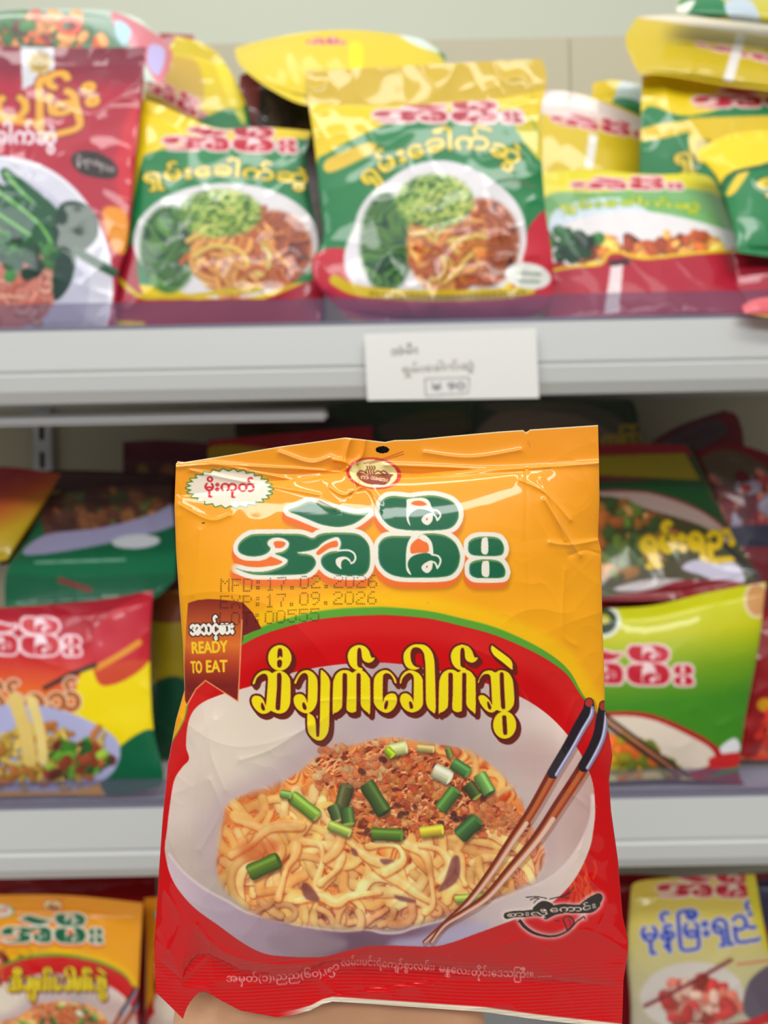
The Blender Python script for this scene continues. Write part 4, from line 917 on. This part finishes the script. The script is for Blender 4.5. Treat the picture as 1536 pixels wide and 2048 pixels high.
T_ = [(1360,-8),(1460,-16),(1620,-12)]; R_ = [(1620,-12),(1620,60)]; B_q = [(1352,24),(1420,36),(1500,44),(1620,60)]; L_ = [(1360,-8),(1352,24)]
cv = plate(T_, R_, B_q, L_, c=(200,190,60)); cv.poly([(1360,0),(1430,-10),(1460,30),(1380,30)], GREEN); cv.poly([(1450,5),(1500,0),(1520,50),(1470,48)], (190,206,214)); cv.poly([(1352,16),(1390,0),(1370,30)], (236,236,220))
packet('topmost green and yellow packet cropped by the upper right corner', T_, R_, B_q, L_, (.91,.91,.89,.89), cv, seed=14, cr=1.3)
T_ = [(1274,34),(1340,30),(1440,40),(1620,62)]; R_ = [(1620,62),(1620,190)]; B_q = [(1278,148),(1340,152),(1460,172),(1620,190)]; L_ = [(1274,34),(1252,70),(1256,104),(1278,148)]
cv = plate(T_, R_, B_q, L_, c=(206,180,38)); cv.poly([(1274,34),(1350,30),(1440,40),(1640,60),(1640,84),(1440,60),(1330,42)], (232,220,200)); brand(cv, affine(.4,.06,1200,-22,.09), RED, PINK, None, False)
cv.poly([(1474,66),(1492,72),(1466,164),(1446,160)], (234,228,224), smooth=False)
packet('olive yellow packet lying on the tall right-hand stack, second from the top', T_, R_, B_q, L_, (.95,.95,.9,.9), cv, seed=15)
T_ = [(1284,152),(1330,146),(1400,158),(1620,190)]; R_ = [(1620,190),(1620,yb(1620,.9))]; B_q = [(1276,yb(1276,.9)),(1620,yb(1620,.9))]; L_ = [(1284,152),(1280,300),(1278,450),(1276,yb(1276,.9))]
cv = plate(T_, R_, B_q, L_, c=YEL); cv.poly([(1275,250),(1380,232),(1640,226),(1640,700),(1270,700)], GREEN); cv.poly([(1282,258),(1380,240),(1380,262),(1284,282)], (232,196,50)); cv.poly([(1378,236),(1640,228),(1640,322),(1378,318)], (226,192,30), smooth=False)
brand(cv, affine(.52,.25,1138,-68,-.01), RED, PINK, None, False); cv.text('ရှမ်း', [(1350,330),(1450,322)], 42, (232,200,50), 1.5, (40,70,30), 3)
packet('upright yellow and green packet with large red lettering near the right edge', T_, R_, B_q, L_, (.92,.92,.89,.89), cv, seed=16)

# flattened packet at the right with a wide red base
T_ = [(1085,345),(1180,340),(1300,349),(1410,350),(1440,384)]; R_ = [(1440,384),(1476,480),(1500,yb(1500,.76)-14)]; B_q = [(1092,yb(1092,.76)),(1300,yb(1300,.76)-6),(1500,yb(1500,.76)-14)]; L_ = [(1085,345),(1086,450),(1092,yb(1092,.76))]
cv = plate(T_, R_, B_q, L_, c=(226,214,40)); cv.poly([(1085,400),(1200,384),(1420,384),(1500,480),(1500,520),(1080,540)], (120,176,110)); brand(cv, affine(.42,.14,942,216), RED, PINK, None, False)
cv.poly([(1110,420),(1240,396),(1300,440),(1200,500),(1110,510)], (206,220,232)); cv.text(SHAN, [(1120,420),(1260,410),(1400,420)], 20, (232,216,40), 1, GREEN, 2)
cv.poly([(1090,470),(1260,420),(1480,470),(1480,520),(1090,560)], (226,222,222)); crumbs(cv, [(1180,485),(1400,470),(1440,500),(1160,520)], 90, 8, NOOD + MEAT, 8); crumbs(cv, [(1100,470),(1180,470),(1170,510),(1100,510)], 30, 9, GREENS, 9)
redb = [(1085,545),(1150,532),(1200,528),(1216,508),(1240,504),(1290,516),(1430,503),(1560,505),(1560,760),(1080,760)]; cv.poly(redb, CRIM); cv.stroke(redb[:8], 3, (226,190,20)); cv.poly([(1220,520),(1262,516),(1258,530),(1216,532)], (60,24,30), smooth=False); cv.poly([(1222,532),(1246,530),(1238,625),(1208,628)], (226,206,206), smooth=False)
packet('slumped green and white packet with a wide crimson base, right of the centre packet', T_, R_, B_q, L_, (.88,.88,.765,.765), cv, seed=17, cr=1.5)
T_ = [(1470,505),(1560,500),(1640,505)]; R_ = [(1640,505),(1640,yb(1640,.79))]; B_q = [(1470,yb(1470,.79)),(1640,yb(1640,.79))]; L_ = [(1470,505),(1470,yb(1470,.79))]
packet('plain crimson packet base at the right edge under the yellow packet', T_, R_, B_q, L_, (.80,.80,.79,.79), plate(T_, R_, B_q, L_, c=CRIM), seed=18)
T_ = [(1390,304),(1440,276),(1500,262),(1620,258)]; R_ = [(1620,258),(1620,520)]; B_q = [(1476,505),(1530,512),(1620,520)]; L_ = [(1390,304),(1436,360),(1462,440),(1476,505)]
cv = plate(T_, R_, B_q, L_, c=YEL); cv.poly([(1440,390),(1460,350),(1500,335),(1640,320),(1640,540),(1460,540)], GREEN); cv.poly([(1452,388),(1478,345),(1500,338),(1470,385)], (236,200,50)); cv.stroke([(1440,395),(1470,345),(1640,318)], 4, DKG); brand(cv, affine(.3,.14,1270,128,-.04), RED, PINK, None, False)
cv.text('ရှ', [(1516,378),(1580,372)], 36, (236,206,40), 1.5, (40,70,30), 3)
packet('bright yellow packet leaning forward over the crimson base at the right edge', T_, R_, B_q, L_, (.84,.84,.775,.775), cv, seed=19, cr=1.5)
T_ = [(1484,612),(1520,596),(1620,590)]; R_ = [(1620,590),(1620,640)]; B_q = [(1488,626),(1540,634),(1620,640)]; L_ = [(1484,612),(1488,626)]
cv = plate(T_, R_, B_q, L_, c=(216,96,104)); cv.stroke([(1480,632),(1620,638)], 4, (226,196,60))
packet('pink corner of a packet drooping over the shelf lip at the right edge', T_, R_, B_q, L_, (.713,.713,.705,.705), cv, seed=20, thick=.004, seals=(0,.1))

# red packet, front left
d = .765
T_ = [(-90,88),(0,92),(150,96),(292,94)]; R_ = [(292,94),(284,200),(270,330),(262,430),(252,500),(236,560),(228,yb(228,d))]; B_q = [(-90,yb(-90,d)),(228,yb(228,d))]; L_ = [(-90,88),(-92,400),(-90,yb(-90,d))]
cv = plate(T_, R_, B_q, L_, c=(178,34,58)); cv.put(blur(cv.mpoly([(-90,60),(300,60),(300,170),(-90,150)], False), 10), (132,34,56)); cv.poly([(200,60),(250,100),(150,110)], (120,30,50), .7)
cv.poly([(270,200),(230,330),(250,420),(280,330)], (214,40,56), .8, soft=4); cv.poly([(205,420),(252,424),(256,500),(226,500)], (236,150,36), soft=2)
cv.poly([(42,92),(107,92),(112,182),(79,162),(45,180)], (206,206,212), smooth=False); cv.poly(ell(79,126,20,20), (196,172,96)); cv.stroke(ell(79,126,13,13), 2, (150,120,60)); cv.stroke(ell(79,126,5,5), 2, (150,120,60))
for i in range(8): cv.poly(ell(79+20*math.cos(i*.785),126+20*math.sin(i*.785),5,5), (196,172,96))
cv.text('ပြမ်း', [(-10,238),(100,236),(200,206)], 84, (232,168,60), 3, (120,30,30), 3); cv.stroke([(-60,232),(10,240),(70,246)], 7, (232,168,60))
cv.text('ခါက်ဆွဲ', [(-8,288),(112,288)], 46, (240,230,236), 1.5)
cv.poly([(142,318),(160,302),(200,306),(232,330),(234,352),(210,358),(160,346)], (44,32,34)); cv.text('ရိုးရာအရသာ', [(152,326),(190,330),(226,346)], 17, (226,220,214), .5)
cv.poly(ell(0,572,226,260), (214,214,226)); cv.poly(ell(-10,560,190,212), (196,196,214)); cv.stroke(ell(0,572,222,256), 3, (236,236,244))
cv.poly([(-90,470),(40,420),(100,440),(124,520),(110,600),(60,650),(-90,660)], (206,126,110)); noodles(cv, [(-90,440),(40,420),(110,480),(110,590),(60,640),(-90,640)], 90, 40, 4, [(226,150,130),(214,116,96),(236,176,150)], [(150,60,56),(110,40,44)], 31)
for q in ([(10,345),(40,380),(90,430),(120,470)], [(-40,360),(20,400),(80,450),(110,500)], [(-80,380),(0,430),(60,470)]): cv.stroke(q, [10,20,26,22][:len(q)], (26,84,52)); cv.stroke(q, 3, (120,190,90))
cv.poly([(120,410),(160,404),(192,430),(196,470),(170,500),(130,510),(105,470)], (22,62,46)); cv.stroke([(150,500),(190,525),(228,545)], 9, (36,84,56)); cv.poly([(110,520),(150,510),(140,570),(108,600)], (26,60,50)); crumbs(cv, [(-60,480),(60,470),(90,540),(-60,560)], 40, 9, GREENS, 33)
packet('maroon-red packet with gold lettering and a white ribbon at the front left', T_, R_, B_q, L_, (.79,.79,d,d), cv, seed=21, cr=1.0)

# front pair of yellow and green packets
d = .775
T_ = [(282,196),(330,214),(400,246),(450,258),(520,254),(622,262)]; R_ = [(622,262),(612,330),(626,420),(640,500),(648,570),(640,yb(640,d))]; B_q = [(238,yb(238,d)),(640,yb(640,d))]; L_ = [(282,196),(268,260),(262,400),(244,500),(228,570),(238,yb(238,d))]
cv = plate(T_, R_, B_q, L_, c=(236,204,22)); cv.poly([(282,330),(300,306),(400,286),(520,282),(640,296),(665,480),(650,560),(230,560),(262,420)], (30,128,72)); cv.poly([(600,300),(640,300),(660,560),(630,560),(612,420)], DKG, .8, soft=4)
cv.poly([(282,196),(400,246),(440,262),(300,262),(268,250)], (240,204,0)); brand(cv, affine(.5,.3,88,-52,.01), RED, PINK, None, False)
cv.text(SHAN, [(288,366),(440,350),(614,368)], 36, (238,206,40), 1.6, (50,84,30), 3)
cv.poly([(228,600),(240,530),(270,490),(300,600),(500,604),(640,560),(660,640),(228,640)], CRIM); dish(cv, 452, 482, 186, 116, 41); cv.stroke([(240,560),(280,592),(350,596),(450,584),(520,578)], 5, (206,180,30)); cv.poly([(290,600),(650,596),(650,700),(290,700)], CRIM, smooth=False)
packet('yellow and green noodle packet standing left of centre in the front row', T_, R_, B_q, L_, (.80,.80,d,d), cv, seed=24, cr=1.1)
d = .752
T_ = [(614,148),(700,138),(840,130),(980,122),(1084,118)]; R_ = [(1084,118),(1094,160),(1080,230),(1084,330),(1092,430),(1104,510),(1106,570),(1090,620),(1000,650)]; B_q = [(700,640),(760,652),(850,656),(930,654),(1000,650)]; L_ = [(614,148),(618,210),(630,300),(640,400),(646,480),(624,520),(634,570),(700,640)]
cv = plate(T_, R_, B_q, L_, c=(232,202,26)); cv.poly([(600,100),(1100,100),(1100,178),(980,200),(800,214),(600,206)], (206,174,40), smooth=False)
cv.poly([(632,340),(660,304),(740,262),(820,232),(900,222),(1000,222),(1062,236),(1090,320),(1100,460),(650,520)], (28,124,68)); cv.poly([(1020,230),(1060,236),(1100,330),(1060,300)], (226,200,30), .9)
brand(cv, affine(.56,.25,480,-45), (176,50,64), PINK, None, False); cv.poly([(600,100),(1100,100),(1100,178),(980,200),(800,212),(600,206)], (206,174,40), smooth=False)
cv.poly([(655,318),(740,285),(745,305),(660,345)], (226,190,60)); cv.text(SHAN, [(732,372),(800,326),(880,300),(960,298),(1034,330)], 46, (236,206,40), 2, (50,84,30), 3.5)
cv.poly([(622,520),(700,500),(760,560),(1000,590),(1060,450),(1110,440),(1120,680),(600,680)], (196,28,50)); cv.poly([(690,500),(730,420),(790,350),(860,322),(930,330),(1000,372),(1040,430),(1052,490),(1020,560),(960,588),(760,580),(700,560)], (226,222,226)); dish(cv, 880, 466, 172, 132, 51)
cv.text('..............', [(990,352),(1070,374)], 14, (196,90,90), 1); cv.stroke([(670,560),(720,582),(850,592),(1000,588),(1060,578)], 11, (214,184,20)); cv.text('...........................', [(740,588),(900,594),(1050,584)], 16, (70,40,20), 1.2)
cv.poly([(630,570),(680,590),(760,606),(950,606),(1080,596),(1110,600),(1000,665),(700,660)], (160,30,70)); cv.poly(ell(1056,552,46,26,.15), (232,232,224)); cv.stroke([(1030,545),(1080,548)], 3, (150,170,150)); cv.stroke([(1036,562),(1078,564)], 3, (150,170,150)); cv.stroke([(700,640),(850,656),(1000,650)], 3, (190,160,50))
packet('central yellow and green packet with a folded top flap, above the price card', T_, R_, B_q, L_, (.77,.77,d-.01,d-.01), cv, seed=27, cr=1.3, seals=(.14,.06))

# --- middle shelf
def yl(px, d): return ypix(px, Z_LOW + 0.004, d)
def slab(label, T_, R_, B_q, L_, d, c, seed, fn=None, **kw):
    cv = plate(T_, R_, B_q, L_, c=c)
    if fn: fn(cv)
    return packet(label, T_, R_, B_q, L_, d, cv, seed=seed, **kw)
def f(cv): cv.poly([(660,800),(940,800),(940,850),(700,840)], (40,60,36)); cv.poly([(760,850),(900,820),(940,860),(800,890)], (90,70,50), .6)
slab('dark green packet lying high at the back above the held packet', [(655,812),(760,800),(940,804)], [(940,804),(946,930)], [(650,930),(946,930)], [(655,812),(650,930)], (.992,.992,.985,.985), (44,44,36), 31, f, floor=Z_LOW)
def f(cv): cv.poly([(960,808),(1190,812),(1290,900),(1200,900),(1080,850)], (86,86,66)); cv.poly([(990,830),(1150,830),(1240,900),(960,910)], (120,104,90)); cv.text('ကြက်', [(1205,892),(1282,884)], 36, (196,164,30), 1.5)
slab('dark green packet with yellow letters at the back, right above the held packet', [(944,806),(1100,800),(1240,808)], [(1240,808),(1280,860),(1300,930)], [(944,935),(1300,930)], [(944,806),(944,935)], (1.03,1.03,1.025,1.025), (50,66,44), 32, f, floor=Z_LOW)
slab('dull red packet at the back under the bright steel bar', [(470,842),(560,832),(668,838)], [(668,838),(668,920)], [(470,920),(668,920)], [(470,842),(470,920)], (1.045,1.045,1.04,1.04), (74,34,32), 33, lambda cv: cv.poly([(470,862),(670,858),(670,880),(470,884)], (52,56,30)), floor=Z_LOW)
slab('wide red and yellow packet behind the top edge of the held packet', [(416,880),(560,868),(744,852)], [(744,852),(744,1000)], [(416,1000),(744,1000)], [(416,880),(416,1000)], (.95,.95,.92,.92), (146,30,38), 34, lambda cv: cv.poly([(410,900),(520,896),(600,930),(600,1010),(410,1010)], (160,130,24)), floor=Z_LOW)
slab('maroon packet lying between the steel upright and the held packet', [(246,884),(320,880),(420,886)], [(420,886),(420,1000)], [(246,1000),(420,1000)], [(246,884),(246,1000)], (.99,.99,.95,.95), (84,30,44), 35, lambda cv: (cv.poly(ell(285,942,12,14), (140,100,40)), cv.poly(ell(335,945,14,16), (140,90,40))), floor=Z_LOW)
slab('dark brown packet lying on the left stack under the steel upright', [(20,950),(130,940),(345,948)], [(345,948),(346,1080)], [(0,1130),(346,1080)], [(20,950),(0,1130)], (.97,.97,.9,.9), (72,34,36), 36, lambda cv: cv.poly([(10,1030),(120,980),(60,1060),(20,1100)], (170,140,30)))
def f(cv):
    g = ramp(cv.xy()[1] + cv.xy()[0] * .5, [(960,(176,34,44)),(1010,(206,90,40)),(1070,(214,176,30)),(1130,(206,180,30))]); cv.a = g / 255.0
slab('red to yellow packet tilted at the far left edge of the middle shelf', [(-80,936),(20,934),(122,948)], [(122,948),(80,1020),(14,1120)], [(-80,1130),(14,1120)], [(-80,936),(-80,1130)], (.93,.93,.86,.86), (200,60,40), 37, f)
def f(cv):
    cv.poly([(110,980),(340,965),(350,1040),(250,1060),(100,1080)], (96,56,46)); crumbs(cv, [(120,1000),(320,980),(320,1040),(120,1060)], 70, 9, [(130,80,50),(90,50,40),(150,100,50),(90,100,50)], 61)
    cv.poly([(50,1110),(90,1070),(200,1056),(300,1030),(345,1010),(350,1050),(200,1090)], (160,156,190)); cv.poly(ell(272,1083,48,14,-.05), (206,210,214)); cv.text('...........................', [(70,1126),(250,1120)], 18, (190,214,200), 1.2)
    cv.poly([(10,1150),(150,1156),(350,1150),(350,1200),(10,1200)], (8,84,54)); cv.stroke([(120,1160),(180,1180)], 5, (120,40,40))
slab('green packet lying flat on the red and yellow one at left', [(100,990),(230,974),(342,972)], [(342,972),(352,1090),(350,1160)], [(10,1222),(150,1220),(290,1206),(350,1160)], [(100,990),(60,1070),(14,1140),(10,1222)], (.93,.93,.8,.8), (6,96,60), 38, f, cr=1.2)
def f(cv): cv.poly([(296,1190),(372,1190),(372,1240),(300,1240)], (120,60,30)); cv.poly([(290,1390),(380,1370),(380,1590),(300,1590)], (10,70,44))
slab('dim yellow and green packet squeezed between the red one and the held packet', [(298,1186),(372,1180)], [(372,1180),(376,yl(376,.86))], [(296,yl(296,.86)),(376,yl(376,.86))], [(298,1186),(296,yl(296,.86))], (.87,.87,.86,.86), (150,130,20), 39, f)
def f(cv):
    X, Y = cv.xy(); cv.a = ramp(Y - X * .1, [(1200,(160,22,40)),(1300,(200,36,48)),(1370,(226,100,36)),(1450,(236,170,30))]) / 255.0
    cv.poly([(160,1350),(210,1330),(310,1330),(310,1470),(230,1500),(150,1470)], (240,214,0)); cv.poly([(195,1250),(310,1190),(300,1320),(200,1370)], (196,34,50), .8); cv.poly([(200,1560),(232,1500),(310,1460),(345,1560),(320,1600),(230,1600)], (6,96,60))
    cv.stroke([(195,1335),(240,1310),(278,1285)], 6, (226,150,40)); brand(cv, affine(.466,.45,-310,790), (200,44,56), (246,226,232), None, False); cv.stroke([(90,1376),(140,1350),(190,1330)], 5, (70,40,40))
    cv.text('ြမန်ရည်', [(-40,1428),(160,1420)], 64, (176,92,24), 2.4, (236,214,190), 3)
    cv.poly([(-60,1430),(60,1410),(150,1430),(225,1470),(240,1510),(215,1555),(150,1580),(40,1582),(-60,1570)], (176,176,214)); noodles(cv, ell(80,1510,130,52), 80, 50, 5, [(206,170,70),(226,196,100),(196,120,50)], [(110,70,20),(90,80,30)], 62); crumbs(cv, ell(150,1520,66,40), 60, 7, HERB + MEAT, 63)
    cv.stroke([(30,1400),(50,1460),(60,1520)], 14, (226,196,110)); cv.stroke([(62,1400),(80,1460),(86,1520)], 10, (236,210,130))
d = .752
slab('red, yellow and green packet standing at the front left of the lower shelf', [(-90,1220),(60,1212),(200,1200),(306,1180)], [(306,1180),(300,1300),(306,1450),(326,1540),(322,1572)], [(-90,yl(-90,d)),(100,yl(100,d)-2),(236,yl(236,d)),(322,1572)], [(-90,1220),(-90,yl(-90,d))], (.785,.785,d,d), (190,30,46), 40, f, cr=.9)

def f(cv): cv.poly([(1380,890),(1480,820),(1490,960),(1400,980)], (120,24,40)); cv.poly(ell(1384,866,14,12), (60,56,60)); cv.poly([(1300,900),(1420,840),(1450,870),(1320,930)], (86,64,68))
slab('maroon packet leaning at the back near the right end of the middle shelf', [(1296,888),(1360,850),(1450,820)], [(1450,820),(1490,900),(1500,1080)], [(1296,1080),(1500,1080)], [(1296,888),(1296,1080)], (1.0,1.0,.96,.96), (92,28,42), 41, f, floor=Z_LOW)
def f(cv): cv.poly([(1400,920),(1470,900),(1560,960),(1440,980)], (96,80,60)); crumbs(cv, [(1420,960),(1560,950),(1560,1050),(1440,1060)], 60, 10, [(170,60,60),(110,30,40),(190,110,90),(170,160,180)], 66); cv.poly([(1430,1060),(1560,1050),(1560,1090),(1460,1090)], (44,40,64))
slab('dark red packet with a printed dish at the right edge of the middle shelf', [(1396,905),(1480,890),(1620,940)], [(1620,940),(1620,1230)], [(1480,1230),(1620,1230)], [(1396,905),(1440,1050),(1480,1230)], (.93,.93,.87,.87), (128,22,36), 42, f, floor=Z_LOW)
def f(cv):
    cv.poly([(1190,884),(1370,890),(1386,912),(1190,916)], (160,20,36), smooth=False); cv.poly([(1190,912),(1370,906),(1400,960),(1190,950)], (176,156,20), smooth=False); cv.poly([(1190,950),(1300,958),(1300,968),(1190,966)], (120,50,50), smooth=False)
    cv.poly([(1190,966),(1390,962),(1420,1000),(1450,1070),(1340,1000),(1190,980)], (22,74,34)); cv.poly([(1190,985),(1260,980),(1360,1000),(1440,1045),(1466,1090),(1400,1060),(1260,1010)], (176,150,140)); cv.stroke([(1200,982),(1300,985),(1400,1020),(1456,1062)], 2, (130,40,40))
    cv.poly([(1190,1000),(1300,1020),(1420,1060),(1440,1110),(1380,1160),(1190,1170)], (70,64,32)); crumbs(cv, [(1200,1010),(1330,1040),(1360,1110),(1200,1150)], 90, 9, [(150,100,40),(90,110,40),(196,140,80),(60,80,36),(170,90,40)], 67)
    cv.text('ရှမ်းရည', [(1284,1108),(1380,1100),(1470,1092)], 60, (220,184,10), 3.6, (60,52,20), 2)
    cv.poly([(1364,1136),(1390,1120),(1430,1128),(1470,1126),(1490,1160),(1460,1170),(1400,1150)], (196,190,210)); cv.poly([(1230,1176),(1290,1160),(1370,1160),(1320,1182),(1250,1184)], (190,180,180)); cv.poly([(1300,1180),(1370,1160),(1480,1165),(1500,1200),(1200,1200)], (136,16,28)); cv.stroke([(1450,1090),(1490,1130),(1520,1160)], 6, (40,30,36))
slab('green packet with yellow letters and a bowl, lying right of the held packet', [(1180,890),(1290,886),(1378,890)], [(1378,890),(1420,970),(1470,1080),(1524,1156)], [(1180,1200),(1330,1200),(1440,1182),(1524,1156)], [(1180,890),(1180,1200)], (.93,.93,.815,.815), (60,70,34), 43, f)
slab('thin yellow and red packet edge between the two green ones on the right', [(1180,1180),(1330,1182),(1480,1160)], [(1480,1160),(1486,1215)], [(1180,1240),(1486,1215)], [(1180,1180),(1180,1240)], (.87,.87,.83,.83), (190,40,24), 44, lambda cv: cv.stroke([(1180,1192),(1330,1194),(1480,1174)], 6, (206,160,30)), thick=.008)
slab('red packet cropped by the right edge beside the bright green packet', [(1490,1240),(1540,1220),(1620,1215)], [(1620,1215),(1620,yl(1620,.80)-10)], [(1478,yl(1478,.80)-14),(1620,yl(1620,.80)-10)], [(1490,1240),(1486,1400),(1478,yl(1478,.80)-14)], (.82,.82,.80,.80), (150,16,24), 45, lambda cv: (cv.poly(ell(1530,1410,16,14), (214,150,20)), crumbs(cv, [(1480,1460),(1560,1440),(1560,1550),(1480,1550)], 40, 14, [(206,50,36),(226,90,50),(160,20,24)], 68)))
def f(cv):
    X, Y = cv.xy(); cv.a = ramp(Y + X * .1, [(1310,(206,206,10)),(1400,(196,196,16)),(1470,(120,160,26)),(1540,(64,136,30))]) / 255.0
    cv.poly(ell(1206,1242,32,30), (44,66,40)); cv.stroke(ell(1206,1242,32,30), 4, (226,230,214)); cv.poly(ell(1206,1238,14,10), (190,180,60))
    cv.poly(ell(1514,1200,24,34), (206,150,90)); cv.stroke(ell(1514,1200,24,34), 3, (226,206,160)); brand(cv, affine(.52,.48,861,815,.0), (190,20,44), (236,206,206), None, False)
    cv.poly([(1180,1440),(1220,1424),(1300,1428),(1380,1460),(1430,1490),(1450,1520),(1400,1560),(1180,1600)], (176,24,30)); cv.poly([(1180,1450),(1220,1432),(1300,1438),(1380,1472),(1426,1502),(1420,1530),(1340,1548),(1180,1540)], (226,210,190))
    cv.poly([(1180,1460),(1230,1470),(1320,1520),(1380,1560),(1180,1590)], (150,96,30)); crumbs(cv, [(1190,1480),(1300,1500),(1360,1550),(1190,1570)], 70, 10, [(206,150,30),(150,140,30),(226,110,40),(96,110,30)], 69)
    for o_ in (0, 16): cv.stroke([(1200,1424 + o_),(1290,1490 + o_),(1380,1556 + o_ * .6)], 4.5, (60,36,36))
    cv.stroke([(1210,1436),(1290,1496),(1370,1556)], 2.5, (190,120,80)); cv.poly([(1440,1495),(1470,1476),(1480,1500),(1450,1510)], (226,226,226)); cv.poly([(1420,1516),(1480,1505),(1480,1530),(1430,1540)], (200,40,40))
    cv.poly([(1180,1556),(1340,1576),(1490,1540),(1500,1600),(1180,1610)], (150,30,50), smooth=False); crumbs(cv, [(1220,1550),(1380,1556),(1380,1572),(1220,1572)], 14, 9, [(206,190,120)], 70)
d = .757
slab('bright lime green packet with red lettering standing right of the held packet', [(1176,1218),(1300,1212),(1420,1184),(1532,1164)], [(1532,1164),(1516,1300),(1490,1440),(1478,1540),(1490,1570)], [(1180,yl(1180,d)-6),(1340,yl(1340,d)-8),(1490,1570)], [(1176,1218),(1178,1400),(1180,yl(1180,d)-2)], (.785,.785,d,d), (120,160,30), 46, f, cr=.8)

# --- bottom shelf
slab('plain red packet showing behind the orange packet on the bottom shelf', [(-80,1752),(100,1746),(312,1738)], [(312,1738),(316,2130)], [(-80,2130),(316,2130)], [(-80,1752),(-80,2130)], (.86,.86,.85,.85), (176,28,36), 51)
def from_held(cv, A, Ai):
    X, Y = cv.xy(); hx, hy = (X - A[2]) / A[0], (Y - A[3]) / A[1]
    cv.a = HELD_ART.sample(hx, hy); cv.a[hy > 1975] = np.array((200, 20, 26)) / 255.0
    return cv
for lab, pts, A, dd, sd in (('orange packet like the held one, at the lower left on the bottom shelf', [[(-80,1792),(120,1790),(286,1806)], [(286,1806),(280,1920),(276,2040),(282,2270)], [(-80,2270),(100,2275),(282,2270)], [(-80,1792),(-84,2000),(-80,2270)]], (.38,.36,-178,1470), .755, 52),
                            ('second orange packet, mostly hidden behind the held one at lower left', [[(288,1796),(420,1788),(610,1798)], [(610,1798),(620,2000),(615,2270)], [(288,2275),(450,2275),(615,2270)], [(288,1796),(292,1900),(290,2050),(288,2275)]], (.38,.36,166,1478), .79, 53)):
    cv = plate(*pts); from_held(cv, A, None)
    packet(lab, *pts, (dd + .012, dd + .012, dd, dd), cv, seed=sd, cr=.8)
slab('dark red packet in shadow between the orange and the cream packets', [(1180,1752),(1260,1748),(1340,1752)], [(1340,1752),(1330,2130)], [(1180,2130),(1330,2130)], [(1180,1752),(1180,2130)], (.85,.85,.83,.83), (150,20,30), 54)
def f(cv): cv.poly([(1500,1780),(1560,1760),(1560,1860),(1530,1850)], (60,50,80)); cv.poly([(1500,2040),(1560,2000),(1560,2110),(1500,2110)], (176,20,34))
slab('purple and red packet cropped by the lower right corner', [(1480,1748),(1620,1740)], [(1620,1740),(1620,2130)], [(1500,2130),(1620,2130)], [(1480,1748),(1500,2130)], (.86,.86,.84,.84), (130,20,36), 55, f)
def f(cv):
    X, Y = cv.xy(); cv.a = ramp(Y, [(1750,(206,176,60)),(1850,(206,188,96)),(1930,(196,186,130)),(2050,(180,170,150))]) / 255.0
    brand(cv, affine(.42,.3,1114,1448), (178,22,40), (214,190,170), None, False); cv.text('မုန့်ြမီးရှည်', [(1284,1884),(1400,1874),(1522,1854)], 56, (50,72,170), 2, (206,200,206), 3.5)
    cv.text('...........', [(1474,1930),(1540,1922)], 20, (200,70,60), 1.5); cv.poly(ell(1384,1992,104,68,-.05), (206,196,186)); cv.poly(ell(1396,2006,70,44), (190,110,96)); crumbs(cv, ell(1396,2004,74,42), 80, 9, [(206,110,90),(190,60,56),(226,180,160),(150,60,50)], 71)
    cv.stroke([(1290,2012),(1370,1972),(1462,1920)], 4, (130,44,50)); cv.poly([(1500,1960),(1560,1930),(1560,2040),(1490,2030)], (96,84,96)); cv.stroke([(1440,2062),(1500,2050),(1570,2020)], 10, (190,30,40)); cv.poly([(1490,1750),(1540,1750),(1560,1900),(1530,1900)], (206,190,50))
d = .75
slab('cream and gold packet with blue lettering at the lower right', [(1262,1782),(1280,1762),(1400,1752),(1510,1748)], [(1510,1748),(1530,1860),(1560,2000),(1590,2275)], [(1250,2275),(1400,2280),(1590,2275)], [(1262,1782),(1254,1900),(1262,2040),(1250,2275)], (.775,.775,d,d), (200,180,90), 56, f, cr=.9)
# the hidden stock that the bottom packets stand on is out of the photo; the shelf board carries them
